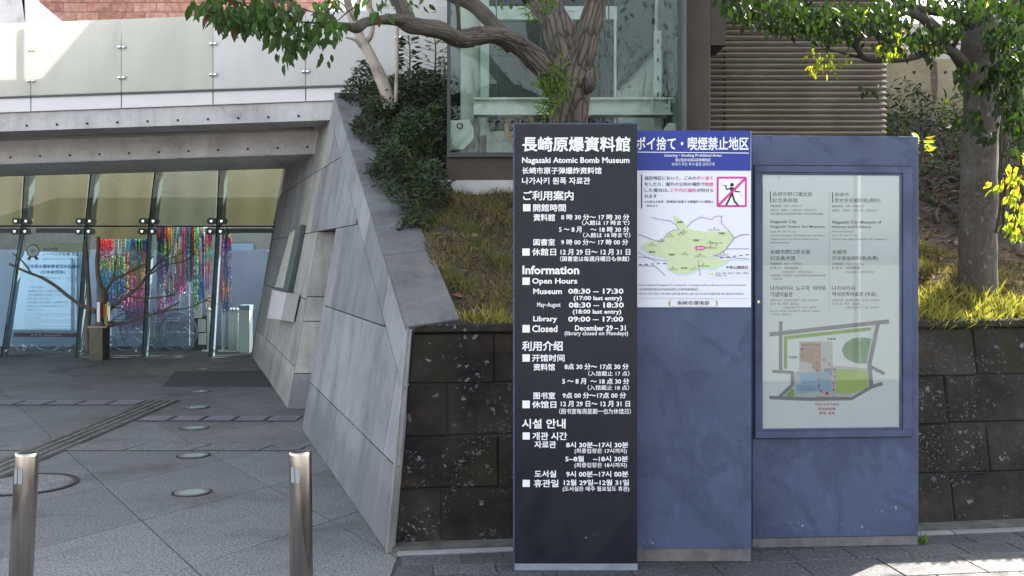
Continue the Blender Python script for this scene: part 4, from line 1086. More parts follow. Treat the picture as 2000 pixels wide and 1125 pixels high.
for t_, x, y in (('平野町', 610, 355), ('岡町', 370, 496), ('松山町', 492, 630), ('橋口町', 172, 470), ('本尾町', 450, 172), ('平野町', 868, 285)): F2.text('map_lettering', 'ink', t_, *Z(x-32, y-9, x+32, y+9, W5), .02, 7)
F2.text('lettering', 'ink', '平和公園周辺', *Z(908, 610, 1132, 642, W5), .01)
bx = [(735, 658), (1138, 658), (1138, 730), (735, 730), (735, 658)]; ml(bx, 2, 'mapgrey'); F2.poly('map', 'mapgreen', [Q(*p, W5) for p in ((750, 682), (790, 682), (790, 700), (750, 700))], 2)
F2.text('map_lettering', 'grey', '松山町・岡町・橋口町・平和町・平野町', *Z(804, 674, 1130, 692, W5)); F2.text('map_lettering', 'grey', '本尾町の一部', *Z(804, 698, 912, 714, W5))
F2.text('small_print', 'inkp', 'In areas designated by Nagasaki City, dropping litter or smoking in outdoor public spaces may result in prosecution.', *Z(42, 792, 1116, 814, W5), -.0)
F2.text('small_print', 'inkp', '在长崎市指定的地区乱扔垃圾或在室外公共场所吸烟将被处罚。', *Z(42, 832, 640, 856, W5)); F2.text('small_print', 'grey', '나가사키시의 지정된 구역 내에서 쓰레기를 버리거나 실외 공공 장소에서 담배를 피운 경우, 벌칙이 주어집니다.', *Z(42, 878, 1096, 902, W5))
ml([(40, 932), (1138, 938)], 3, 'purple')
F2.poly('brass_clip', 'gold', [Q(*p, W5) for p in rr(335, 950, 828, 1016, 26)], 2); F2.poly('name_plate', 'dwhite', [Q(*p, W5) for p in rr(354, 952, 808, 1014, 8)], 4)
F2.text('lettering', 'ink', '長崎市環境部', *Z(420, 960, 742, 1000, W5), .008, 6)

# notice board
nb = empty('notice_board', (1.67, 5.35, 0), 'slate blue notice board with a glazed case showing museum texts and a site map', 'notice board')
nA = Vector((at(1469.5, 264, 5.26).x, 5.26, 0)); nB = Vector((at(1794, 270, 5.32).x, 5.32, 0))
bu = (nB-nA).normalized(); bn = Vector((bu.y, -bu.x, 0)); LW = (nB-nA).length
def bp(u, z, off=0): return nA+bu*u+Vector((0, 0, z))+bn*off
def bbox(u0, u1, z0, z1, o0, o1, name, mat, bev=.0, par=nb):
    m = MB(); m.prism([bp(u0, z0, o1), bp(u1, z0, o1), bp(u1, z1, o1), bp(u0, z1, o1)], -bn*(o1-o0), bev); return m.build(name, mat, par)
F3 = Face(nA, bu, bn)
def fu(px, py): return F3.uv(px, py)
H = fu(1470, 264)[1]; zb = fu(1471, 1052)[1]
bbox(0, LW, zb, H, -.1, 0, 'panel', M['sign_blue'], .003)
bbox(.002, LW-.004, 0, zb-.001, -.1, -.004, 'plinth', M['sign_base'])
(c0u, c0z), (c1u, c1z) = fu(1473, 855), fu(1777, 326); (g0u, g0z), (g1u, g1z) = fu(1488, 837), fu(1756, 343)
def frame_ring(u0, z0, u1, z1, U0, Z0, U1, Z1, o0, o1, name, mat):
    for a in ((U0, z1, U1, Z1), (U0, Z0, U1, z0), (U0, z0, u0, z1), (u1, z0, U1, z1)):
        bbox(a[0], a[2], a[1], a[3], o0, o1, name, mat, .0015)
mu, mz = .5*(c0u+g0u), .5*(c0z+g0z)
bbox(c0u-.006, c1u+.006, c0z-.006, c1z+.006, -.0005, .0015, 'shadow_gap', M['gap'])
frame_ring(g0u-.012, g0z-.012, g1u+.012, g1z+.012, c0u, c0z, c1u, c1z, .0016, .022, 'case_frame', M['sign_blue'])
frame_ring(g0u, g0z, g1u, g1z, g0u-.0115, g0z-.0115, g1u+.0115, g1z+.0115, .0016, .015, 'inner_frame', M['sign_blue'])
bbox(g0u, g1u, g0z, g1z, .0016, .003, 'display_sheet', M['p_boardbg'])
bbox(g0u, g1u, g0z, g1z, .0125, .0145, 'glass', glass('case glass', (.96, .98, .98), .55))
uL, zL = fu(1478, 589); m = MB(); m.tube([bp(uL, zL, .02), bp(uL, zL, .03)], .008, 12); m.build('lock', M['steel'], nb)
for y0, y1 in ((358, 398), (640, 700)):
    ua, za = fu(1779, y1); ub_, zb2 = fu(1779, y0); m = MB(); m.tube([bp(ua, za, .012), bp(ub_, zb2, .012)], .006, 8); m.build('hinge', M['sign_blue'], nb)
F3 = Face(nA+bn*.003, bu, bn)
W6 = (1460, 320, 340/1275); W7 = (1460, 600, 340/1366)
def T3(bold, colr, *items, part='lettering', reg=None):
    for body, x0, y0, x1, y1 in items: F3.text(part, colr, body, *Z(x0, y0, x1, y1, reg or W6), bold)
for x in (167, 622): F3.line('side_rule', 'ink', [Q(x, 204+(x > 300)*6, W6), Q(x, 282, W6)], 2.2, 2)
F3.line('column_rule', 'midgrey', [Q(600, 210, W6), Q(598, 1110, W6)], .7, 2)
T3(.004, 'grey', ('長崎市野口彌太郎', 182, 206, 474, 238), ('記念美術館', 182, 250, 366, 284), ('長崎市', 636, 210, 742, 240), ('歴史民俗資料館(無料)', 636, 252, 972, 288), ('长崎市野口弥太郎', 166, 628, 458, 662), ('纪念美术馆', 166, 674, 348, 708),
   ('长崎市', 620, 630, 726, 662), ('历史民俗资料馆(免费)', 620, 676, 956, 710))
T3(.018, 'grey', ('Nagasaki City', 166, 412, 360, 440), ('Noguchi Yataro Art Museum', 166, 450, 564, 474), ('Nagasaki City Museum of', 618, 416, 980, 444), ('History and Folklore', 618, 452, 902, 476), ('나가사키시  노구치  야타로', 166, 892, 574, 928), ('기념미술관', 166, 938, 330, 974), ('나가사키시', 618, 892, 786, 928), ('역사민족자료관 (무료)', 618, 938, 944, 974))
T3(.0, 'grey', ('開館時間：9時～17時まで', 166, 300, 396, 318), ('休館日：月曜日、12月29日～1月3日まで', 166, 330, 504, 348), ('※野口彌太郎記念美術館は月曜日が祝日の場合は開館', 166, 358, 550, 374), ('開館時間：9時～17時まで', 618, 302, 850, 320), ('休館日：月曜日、12月29日～1月3日まで', 618, 332, 956, 350),
   ('Open. 09 : 00～17 : 00', 166, 490, 350, 506), ('Closed. Mondays, December 29 - January 3', 166, 518, 568, 534), ('*Noguchi Yataro Art Museum will be open on', 166, 544, 520, 560), ('National Holidays', 166, 570, 302, 586), ('(Free Admission)', 618, 488, 772, 506), ('Open. 09 : 00～17 : 00', 618, 518, 802, 534), ('Closed. Mondays, December 29 - January 3', 618, 544, 1020, 562),
   ('开馆时间：9点～17点为止', 166, 722, 400, 742), ('休 馆 日：为每周星期一、', 166, 752, 398, 772), ('12月29日～1月3日为止', 256, 782, 474, 802), ('※如果星期一为节假日，则长崎市野口弥太郎纪念美术馆', 166, 810, 572, 826), ('正常开馆。', 180, 836, 256, 850), ('开馆时间：9点～17点为止', 618, 724, 854, 744), ('休 馆 日：为每周星期一、', 618, 752, 850, 772), ('12月29日～1月3日为止', 716, 784, 932, 802),
   ('개관시간 : 오전9시부터  오후  5시까지', 166, 990, 512, 1008), ('휴 관 일 : 매주  월요일 ,', 166, 1016, 382, 1034), ('12월29일부터 1 월 3 일까지', 262, 1044, 504, 1060), ('※노구치  야타로  기념미술관은  월요일이  공휴일인', 166, 1070, 530, 1086), ('경우에는  개관합니다', 180, 1096, 324, 1110), ('개관시간 : 오전9시부터  오후  5시까지', 618, 990, 964, 1008), ('휴 관 일 : 매주  월요일 ,', 618, 1016, 836, 1034), ('12월29일부터 1 월 3 일까지', 716, 1044, 956, 1060), part='small_print')
def m3(pts, wd, colr, lay=2): F3.line('map', colr, [Q(*p, W7) for p in pts], wd*W7[2], lay)
def p3(pts, colr, lay=1): F3.poly('map', colr, [Q(*p, W7) for p in pts], lay)
p3([(140, 330), (200, 700), (300, 704), (620, 712), (800, 700), (960, 620), (940, 480), (670, 458), (666, 268), (404, 268), (404, 500), (362, 512), (362, 610), (240, 700)][2:], 'beige', 1)
p3([(412, 276), (576, 276), (576, 508), (522, 504), (522, 486), (504, 484), (504, 446), (414, 422)], 'tan', 2)
p3([(392, 512), (540, 512), (600, 510), (640, 520), (658, 556), (658, 668), (560, 660), (380, 684), (380, 606), (392, 606), (424, 598)], 'blue', 2)
p3([(600, 480), (664, 480), (664, 550), (640, 520), (600, 506)], 'lilac', 3)
p3([(693, 486), (930, 498), (948, 628), (880, 660), (790, 678), (688, 676)], 'lime', 3)
p3([(972, 246), (900, 235), (820, 244), (762, 285), (738, 335), (756, 385), (800, 420), (870, 444), (934, 440), (950, 350)], 'dgreen', 2)
m3([(182, 212), (700, 155), (1100, 112)], 32, 'road', 4); m3([(260, 118), (258, 500)], 26, 'road', 5); m3([(200, 504), (260, 504), (350, 512), (350, 608), (250, 700)], 25, 'road', 6); m3([(178, 708), (500, 722), (815, 716), (970, 625), (1050, 600)], 27, 'road', 4)
m3([(1020, 135), (955, 450), (970, 620)], 32, 'road', 5); m3([(955, 460), (1065, 518)], 26, 'road', 6)
for k in range(40):
    f = k/39; F3.disc('map', 'leafg', *Q(296+f*658, 240-f*70, W7), 15*W7[2], 3+(k % 2)*.5, 10)
for k in range(15): F3.disc('map', 'leafg', *Q(298, 244+k*16.2, W7), 14*W7[2], 3.2+(k % 2)*.5, 10)
for x, y in ((322, 684), (348, 660), (350, 684)): F3.disc('map', 'leafg', *Q(x, y, W7), 20*W7[2], 3.3, 12)
def arrow(x, y, dx, dy):
    L = math.hypot(dx, dy); dx /= L; dy /= L; t_ = (x+dx*17, y+dy*17)
    m3([(x-dx*17, y-dy*17), t_], 4, 'red', 7)
    for s_ in (1, -1): m3([t_, (t_[0]-dx*12+dy*10*s_, t_[1]-dy*12-dx*10*s_)], 4, 'red', 7)
for x, y in ((544, 445), (544, 505), (556, 570), (556, 624), (678, 496), (678, 550), (672, 604), (672, 656)): arrow(x, y, 0, -1)
for x, y in ((605, 420), (645, 451), (580, 662)): arrow(x, y, -1, -.9)
F3.disc('map', 'red', *Q(621, 676, W7), 13*W7[2], 7)
T3(.03, 'red', ('現在位置', 544, 700, 698, 732), reg=W7); T3(.012, 'red', ('You are here', 526, 748, 716, 770), ('现在所在地', 552, 786, 690, 808), ('현재  위치', 562, 820, 680, 844), reg=W7)
T3(.02, 'ink', ('駐車場', 628, 240, 690, 258), ('駐車場', 326, 384, 386, 402), reg=W7); T3(.01, 'grey', ('長崎市平和会館', 424, 290, 566, 306), ('Nagasaki Atomic', 402, 618, 532, 632), ('Bomb Museum', 410, 636, 528, 650), reg=W7, part='map_lettering')
T3(.01, 'blueink', ('Nagasaki City', 444, 322, 534, 334), ('Noguchi Yataro', 444, 336, 546, 348), ('Art Museum', 444, 350, 524, 361), reg=W7, part='map_lettering'); T3(.01, 'red', ('Nagasaki City', 442, 374, 534, 386), ('Museum of History', 442, 388, 568, 400), ('and Folklore', 442, 402, 524, 413), reg=W7, part='map_lettering')
F3.disc('map', 'blueink', *Q(428, 328, W7), 11*W7[2], 5, 14); F3.disc('map', 'red', *Q(426, 378, W7), 11*W7[2], 5, 14); F3.disc('map', 'tan', *Q(426, 378, W7), 8*W7[2], 6, 14)
T3(.0, 'brownink', ('国立長崎原爆死没者', 776, 280, 956, 298), ('追悼平和祈念館', 776, 306, 916, 324), ('Nagasaki National', 776, 334, 912, 350), ('Peace Memorial Hall', 776, 352, 934, 368), ('for the Atomic', 776, 370, 880, 384), ('Bomb Victims', 776, 388, 882, 402), reg=W7, part='map_lettering')

# ============================================================ BOLLARDS
def bollard(px0, px1, ytop, Y, lean, label):
    r = 22.3/FOC*Y; a = at((px0+px1)/2, ytop, Y); t = empty('bollard', (a.x-lean*a.z, Y, 0), label, 'bollard', 'stainless steel bollards at the plaza edge')
    top = a.z; ax = lambda z: Vector((a.x-lean*(top-z), Y, z))
    m = MB(); m.tube([ax(-.01), ax(top-.012), ax(top-.004), ax(top), ], [r, r, r*.97, r*.9], 40); m.build('tube', M['steel'], t, smooth=False)
    for p in t.children[0].data.polygons: p.use_smooth = abs(p.normal.z) < .5
    m = MB(); c = ax(top+.0015); m.face([c+Vector((r*.8*math.cos(2*math.pi*k/32), r*.8*math.sin(2*math.pi*k/32), 0)) for k in range(32)]); m.build('cap', M['chrome'], t)
    for ang in (-118, -92):
        m = MB(); w_ = .0085; z0, z1 = top-.118, top-.052; n = 8; pts = []
        for k in range(17):
            q = 2*math.pi*k/16; dx = math.cos(q)*w_; dz = math.sin(q)*w_+(.024 if math.sin(q) > 0 else -.024); pts.append((dx, dz))
        cz = (z0+z1)/2; vs = []
        for dx, dz in pts[:-1]:
            an = math.radians(ang)+dx/r; c = ax(cz+dz); vs.append(c+Vector((math.cos(an)*(r+.0012), math.sin(an)*(r+.0012), 0)))
        m.face(vs); m.build('reflector', M['reflector'], t)
bollard(28, 78, 883, 4.05, .05, 'leaning stainless steel bollard at the left edge of the picture')
bollard(564, 608, 881, 4.05, -.012, 'upright stainless steel bollard in front of the leaning stone wall')

# ============================================================ LOBBY CONTENTS
bn_ = empty('poster_banner', at(88, 660, 15.7), 'pale standing banner about the 2024 peace prize seen through the entrance glass', 'banner')
BY = 15.7
q = [(22, 672), (152, 672), (160, 476), (44, 474)]
M['banner'] = fabric('banner cloth', (.5, .62, .78)); m = MB(); m.prism([at(x, y, BY) for x, y in q], (0, .004, 0)); m.build('banner_sheet', M['banner'], bn_)
F4 = Face((0, BY-.001, 0), (1, 0, 0), (0, -1, 0)); W8 = (0, 460, 260/1170)
F4.poly('bottom_band', 'plum', [Q(*p, W8) for p in ((118, 890), (694, 892), (696, 860), (122, 856))], 2); F4.line('bottom_rule', 'gold', [Q(122, 850, W8), Q(696, 856, W8)], 1, 2)
F4.poly('header_band', 'cream', [Q(*p, W8) for p in ((186, 140), (738, 150), (742, 66), (196, 62))], 1)  # cream top against bluish cloth paints the reflection's edge on the banner
F4.disc('rosette', 'plum', *Q(290, 135, W8), 13, 3, 20); F4.disc('rosette', 'mist', *Q(290, 135, W8), 11, 4, 20); F4.text('lettering', 'plum', '祝', *Z(272, 118, 308, 150, W8), .01, 5)
F4.poly('rosette', 'plum', [Q(*p, W8) for p in ((262, 180), (280, 188), (260, 224), (248, 210), (230, 208))], 3); F4.poly('rosette', 'plum', [Q(*p, W8) for p in ((300, 188), (318, 180), (344, 208), (328, 210), (320, 224))], 3)
def T4(colr, bold, *it):
    for b, x0, y0, x1, y1 in it: F4.text('lettering', colr, b, *Z(x0, y0, x1, y1, W8), bold)
T4('blueink', .02, ('2024年', 376, 102, 514, 134), ('ノーベル平和賞 受賞', 372, 148, 698, 178), ('日本原水爆被害者団体協議会', 234, 254, 704, 288), ('(日本被団協)', 356, 306, 570, 340))
T4('steelblue', .0, ('2024 Nobel Peace Prize', 372, 196, 640, 212), ('Nihon Hidankyo', 366, 366, 536, 384), ('今回の受賞は、', 254, 444, 400, 464), ('被爆者が自らの壮絶な体験を語り、', 250, 478, 606, 498), ('核兵器廃絶を訴え続けてきた実績が', 246, 510, 614, 532), ('認められた証であり、', 242, 544, 456, 564),
   ('「核兵器のない世界」の実現に向け、', 238, 576, 614, 598), ('世界が大きく舵を切る契機となること', 238, 612, 612, 632), ('を期待します。', 234, 646, 376, 664), ('The City of Nagasaki, as the site of an atomic bombing,', 222, 682, 628, 694), ('congratulates Nihon Hidankyo on being awarded the 2024', 218, 700, 650, 712), ('Nobel Peace Prize.', 216, 718, 356, 730), ('This award represents the international recognition of the', 216, 738, 642, 750), ('movement longstanding and steady efforts to abolish', 212, 756, 628, 768), ('nuclear weapons.', 210, 774, 336, 786), ('We hope that this award will dramatically steer the world', 210, 792, 626, 804), ('towards the realization of a world without nuclear weapons.', 206, 810, 648, 822))
T4('dwhite', .01, ('長 崎 市  Nagasaki City', 270, 866, 538, 886))
F4.line('crane_drawing', 'steelblue', [Q(*p, W8) for p in ((590, 370), (620, 380), (640, 350), (655, 385), (690, 335), (660, 395), (635, 415), (612, 400), (590, 370))], .7, 3)
# paper crane garlands
GC = {'red': (.6, .03, .04), 'blue': (.03, .1, .5), 'green': (.12, .5, .1), 'pink': (.8, .16, .4), 'white': (.75, .75, .75), 'yellow': (.75, .6, .08), 'teal': (.05, .4, .42), 'sky': (.2, .42, .75), 'purple': (.28, .1, .4), 'navy': (.02, .03, .14), 'orange': (.7, .25, .05)}
for k, c in GC.items():
    M['g_'+k] = flat('folded paper '+k, c, .6); M['g_'+k+'_pale'] = flat('pale folded paper '+k, tuple(a*.62+b*.38 for a, b in zip(c, (.34, .42, .6))), .6)  # second set tinted towards the blue haze of the reflection
def garland(x0, x1, y0, y1, bands, n, label, Y=15.95, rag=10):
    t = empty('crane_garland', at((x0+x1)/2, y0, Y), label, 'paper crane garland', 'garlands of folded paper cranes in the lobby')
    rs = random.Random(int(x0*7+y1)); per = {}
    n = int(n*1.5)
    for s_ in range(n):
        x = x0+(x1-x0)*(s_+rs.random())/n; yy = Y+rs.uniform(-.08, .08); ye = y1+rs.uniform(-rag, rag*.4); y = y0
        sh = rs.uniform(-.07, .07); pick = {}
        while y < ye:
            f = (y-y0)/(y1-y0)+sh; ib = max(0, min(len(bands)-1, int(f*len(bands)))); bi = pick.setdefault(ib, rs.choice(bands[ib]))
            c = at(x, y, yy); h = 3.4/FOC*Y; w_ = rs.uniform(.7, 1.0)*2.2/FOC*Y*.9; a = rs.uniform(-.5, .5); dx, dy = math.cos(a)*w_, math.sin(a)*w_
            mm = per.setdefault(bi+('_pale' if y > 489 else ''), MB()); mm.idx([c+Vector((-dx, -dy, 0)), c+Vector((dx, dy, 0)), c+Vector((0, 0, -h*1.6)), c+Vector((dy, -dx, -h*.5))], [(0, 1, 3), (0, 3, 2), (3, 1, 2)])
            y += 3.0
    for k, mm in per.items(): mm.build('strand', M['g_'+k], t, kind='stuff')
garland(188, 219, 467, 610, [('red',), ('red', 'purple'), ('yellow', 'green'), ('teal', 'sky'), ('sky', 'teal'), ('blue', 'sky'), ('sky', 'white')], 16, 'wide garland bunch, red fading to sky blue, left of the vertical paper strips')
garland(245, 290, 467, 635, [('green', 'blue', 'navy'), ('blue', 'green', 'red'), ('yellow', 'orange'), ('yellow', 'pink'), ('pink',), ('pink', 'purple'), ('pink', 'sky')], 22, 'wide garland bunch, green and blue fading to pink, right of the vertical paper strips')
garland(219, 246, 500, 600, [('yellow', 'green'), ('green', 'sky'), ('sky', 'teal'), ('sky', 'pink')], 12, 'garland bunch hanging below the two vertical paper strips')
specs = [(306, 322, 441, 620, [('navy', 'red'), ('navy', 'green'), ('purple', 'navy'), ('sky', 'purple'), ('sky', 'white'), ('sky', 'pink')], 'dark mixed garland beside the second mullion'),
         (322, 344, 441, 600, [('navy', 'red', 'yellow'), ('navy', 'yellow', 'green'), ('purple', 'blue', 'white'), ('white', 'yellow', 'pink'), ('pink', 'sky')], 'dark garland speckled with yellow behind the slanted paper banner'),
         (344, 362, 441, 570, [('blue', 'green'), ('purple', 'white'), ('yellow', 'orange'), ('pink', 'white'), ('pink',)], 'garland ending in bright pink right of the slanted paper banner'),
         (356, 364, 441, 560, [('red', 'pink'), ('pink',), ('pink',)], 'slim pink garland between the speckled and teal ones'),
         (364, 374, 441, 550, [('teal', 'blue'), ('teal',), ('teal', 'yellow')], 'slim teal garland left of the red one'),
         (371, 379, 441, 545, [('red',), ('red',), ('red', 'pink'), ('pink',)], 'slim red garland beside the bright green one'),
         (378, 386, 441, 600, [('green',)], 'single bright green garland'),
         (387, 398, 441, 585, [('white', 'navy'), ('white', 'blue'), ('pink', 'white'), ('white', 'purple'), ('sky', 'blue'), ('blue',)], 'white and blue garland right of the bright green one'),
         (399, 408, 441, 560, [('white', 'blue'), ('pink', 'yellow'), ('white', 'green'), ('pink',), ('yellow', 'pink')], 'white and pink garland left of the third mullion'),
         (402, 413, 445, 600, [('red', 'navy'), ('green', 'teal'), ('pink', 'yellow'), ('sky', 'white'), ('white', 'orange')], 'multicolour garland at the third mullion'),
         (428, 434, 445, 590, [('red', 'purple'), ('pink',), ('pink',), ('pink', 'red')], 'single slim pink garland right of the third mullion'),
         (435, 452, 445, 605, [('red', 'green', 'navy'), ('navy', 'purple'), ('purple', 'navy'), ('navy', 'blue'), ('orange', 'navy'), ('navy',)], 'dark garland hanging farthest right in the lobby')]
for x0, x1, y0, y1, b, l in specs: garland(x0, x1, y0, y1, b, max(5, int((x1-x0)*.6)), l, 15.95)
for x0, y0, y1, ln_, lab in ((222, 467, 501, 0, 'narrow white paper strip with brush writing, left one of the pair among the garlands'), (236, 467, 501, 0, 'narrow white paper strip with brush writing, right one of the pair among the garlands'), (338, 443, 536, -10, 'long slanted white paper banner with vertical brush writing among garlands')):
    w_ = 10; t = empty('paper_strip', at(x0, y0, 15.8), lab, 'paper banner'); q = [at(x0+ln_, y1, 15.8), at(x0+ln_+w_-2, y1, 15.8), at(x0+w_, y0, 15.8), at(x0, y0, 15.8)]
    m = MB(); m.prism(q, (0, .004, 0)); m.build('sheet', M['p_white'], t)
    F5 = Face((0, 15.799, 0), (1, 0, 0), (0, -1, 0)); txt = '核兵器のない世界平和を願って'; n = int((y1-y0)/6)
    for k in range(n): f = (k+.5)/n; F5.text('brush_writing', 'ink', txt[k % len(txt)], x0+ln_*f+2.5, y0+(y1-y0)*f-2.3, x0+ln_*f+7.5, y0+(y1-y0)*f+2.3, .01)
    specs.append((F5, t))
# wheelchairs
def wheelchair(px, label):
    b = at(px, 0, 16.4); x, y = b.x, 16.4; t = empty('wheelchair', (x, y, 0), label, 'wheelchair', 'folded wheelchairs in the lobby')
    def wheel(cx, cy, r, nm):
        m = MB(); m.tube([(cx+r*math.cos(a), cy, r+r*math.sin(a)) for a in [2*math.pi*k/24 for k in range(25)]], .014, 6, False); w_ = m.build(nm, M['p_steelblue'], t)
        m = MB()
        for k in range(10): a = 2*math.pi*k/10; m.tube([(cx, cy, r), (cx+r*math.cos(a), cy, r+r*math.sin(a))], .003, 4, False)
        m.build('spokes', M['chrome'], w_, origin=wloc(t))
    wheel(x+.2, y-.25, .3, 'wheel'); wheel(x+.2, y+.25, .3, 'wheel'); wheel(x-.25, y-.2, .1, 'front_wheel'); wheel(x-.25, y+.2, .1, 'front_wheel')
    m = MB()
    for s_ in (-.22, .22): m.tube([(x+.3, y+s_, .92), (x+.22, y+s_, .88), (x+.2, y+s_, .48), (x-.22, y+s_, .46), (x-.3, y+s_, .12)], .012, 6); m.tube([(x+.2, y+s_, .68), (x-.15, y+s_, .68), (x-.18, y+s_, .2)], .012, 6)
    m.build('frame', M['p_dwhite'], t)
    m = MB(); m.box((x-.2, y-.21, .47), (x+.19, y+.21, .5)); m.build('seat', M['p_steelblue'], t); m = MB(); m.box((x+.19, y-.21, .52), (x+.215, y+.21, .86)); m.build('backrest', M['p_steelblue'], t)
wheelchair(235, 'wheelchair parked behind the glass left, near the bare tree'); wheelchair(333, 'wheelchair parked behind the glass under the crane garlands')
wheelchair(85, 'wheelchair parked behind the glass below the banner')
for i, (px, lab) in enumerate(((408, 'white post with round top directly left of the third mullion'), (436, 'white post with round top standing alone, right of the third mullion'), (450, 'leftmost white post of the close group of three'), (456, 'middle white post of the close group of three'), (463, 'rightmost white post of the close group of three'))):
    c = at(px, 0, 16.0); t = empty('barrier_post', (c.x, 16, 0), lab, 'post', 'white barrier posts standing in the lobby')
    m = MB(); m.tube([(c.x, 16, .03), (c.x, 16, .62)], .03, 12); m.build('pole', M['p_white'], t, smooth=True); m = MB(); m.tube([(c.x, 16, .62), (c.x, 16, .64), (c.x, 16, .67), (c.x, 16, .69)], [.015, .033, .033, .012], 12); m.build('ball_top', M['p_white'], t, smooth=True)
    m = MB(); m.tube([(c.x, 16, .0), (c.x, 16, .03)], .08, 16); m.build('base', M['p_white'], t)
c = at(481, 0, 15.9); t = empty('umbrella_stand', (c.x, 15.9, 0), 'white box cabinet with blue top standing at the right end of the lobby', 'cabinet')
m = MB(); m.box((c.x-.075, 15.8, 0), (c.x+.075, 16.0, .66)); m.build('body', M['p_dwhite'], t); m = MB(); m.box((c.x-.08, 15.79, .661), (c.x+.08, 16.01, .74)); m.build('top', M['p_steelblue'], t); m = MB(); m.box((c.x-.045, 15.793, .58), (c.x+.045, 15.799, .65)); m.build('label_plate', M['p_cream'], t)
c = at(392, 0, 16.2); t = empty('paper_stack', (c.x, 16.2, 0), 'white papers hung on a dark stand between garlands and posts', 'paper stand')
m = MB(); m.box((c.x-.1, 16.2, 0), (c.x+.1, 16.4, .55)); m.build('stand', M['p_grey'], t)
for z0, z1, dx in ((.3, .5, .02), (.52, .8, -.04), (.1, .28, .03)): m = MB(); m.box((c.x+dx-.06, 16.18, z0), (c.x+dx+.06, 16.195, z1)); m.build('paper', M['p_white'], t)
c = at(462, 0, 20.3); t = empty('blue_poster', (c.x, 20.3, 1), 'blue and white poster column on the lobby wall at the right', 'poster')
for k, z0 in enumerate((.75, 1.05, 1.35)): m = MB(); m.box((c.x-.12, 20.35, z0), (c.x+.12, 20.4, z0+.27)); m.build('sheet', M['p_blueink' if k % 2 == 0 else 'p_cyan'], t)
m = MB(); m.box((c.x-.3, 20.41, .6), (c.x+.3, 20.45, 1.75)); m.build('backboard', M['p_steelblue'], t)
realise_texts()
F1.finish(ins); F2.finish(nsg); F3.finish(nb); F4.finish(bn_)
for sp in specs:
    if len(sp) == 2: sp[0].finish(sp[1])

# ============================================================ TREES
def limb(m, pts, seg=14, k=5, wob=.06):
    """pts: (px, py, Y, radius px)"""
    P = [(*at(x, y, Y), r/FOC*Y) for x, y, Y, r in pts]; P = smooth_path(P, k)
    m.tube([p[:3] for p in P], [max(.002, p[3]) for p in P], seg, True, wob)
    return P
SH = leaf_shape(); SHN = leaf_shape(1, .34, .1, .1)
ct = empty('furrowed_tree', at(1112, 330, 7.2), 'thick furrowed tree with ferns forking above the dark information panel', 'tree')
ct.location.z = bankz(ct.location.x, 7.2)-.05
m = MB()
limb(m, [(1112, 400, 7.2, 46), (1112, 300, 7.2, 40), (1112, 240, 7.2, 37), (1116, 190, 7.2, 40), (1122, 150, 7.2, 42), (1132, 118, 7.2, 34), (1140, 108, 7.2, 14)], 20, 6, .05)
m.build('trunk', M['barkA'], ct, smooth=True)
for pts in ([(1108, 195, 7.2, 34), (1080, 150, 7.15, 26), (1040, 112, 7.05, 25), (1005, 82, 6.95, 22), (965, 68, 6.85, 19), (925, 72, 6.8, 20), (893, 76, 6.7, 18), (868, 62, 6.6, 19), (835, 55, 6.5, 18), (803, 50, 6.4, 19), (785, 42, 6.4, 14)],
            [(1112, 150, 7.2, 34), (1100, 100, 7.25, 32), (1085, 45, 7.35, 29), (1062, -10, 7.5, 29), (1040, -90, 7.6, 24)],
            [(1128, 140, 7.15, 26), (1142, 90, 7.1, 24), (1155, 40, 7.1, 22), (1166, -10, 7.1, 20), (1180, -90, 7.0, 16)],
            [(1000, 90, 6.98, 16), (965, 50, 7.05, 15), (925, 12, 7.1, 14), (895, -4, 7.1, 14), (870, -20, 7.15, 14)],
            [(800, 52, 6.42, 16), (788, 20, 6.45, 15), (772, -15, 6.5, 13), (765, -60, 6.5, 12)],
            [(795, 40, 6.4, 13), (760, 38, 6.3, 10), (715, 44, 6.2, 9), (697, 55, 6.15, 10), (680, 52, 6.15, 8), (640, 48, 6.1, 7.5), (617, 45, 6.1, 7.5)],
            [(893, 76, 6.7, 10), (896, 55, 6.7, 4), (894, 20, 6.65, 4), (888, -20, 6.6, 5)]):
    if len(pts) > 10:
        pts = [(a, b, c, d*.88) for a, b, c, d in pts]; m = MB(); limb(m, pts[:7], 16, 6, .09); m.build('limb', M['barkA'], ct, smooth=True); pts = pts[5:]
    m = MB(); limb(m, pts, 16, 6, .09); m.build('limb', M['barkA'] if pts[0][0] > 1050 else M['barkD'], ct, smooth=True)
m = MB(); limb(m, [(1146, 180, 7.1, 7), (1152, 165, 7.05, 10), (1147, 152, 7.07, 6)], 12, 4, .15); m.build('knot', M['barkA'], ct, smooth=True)
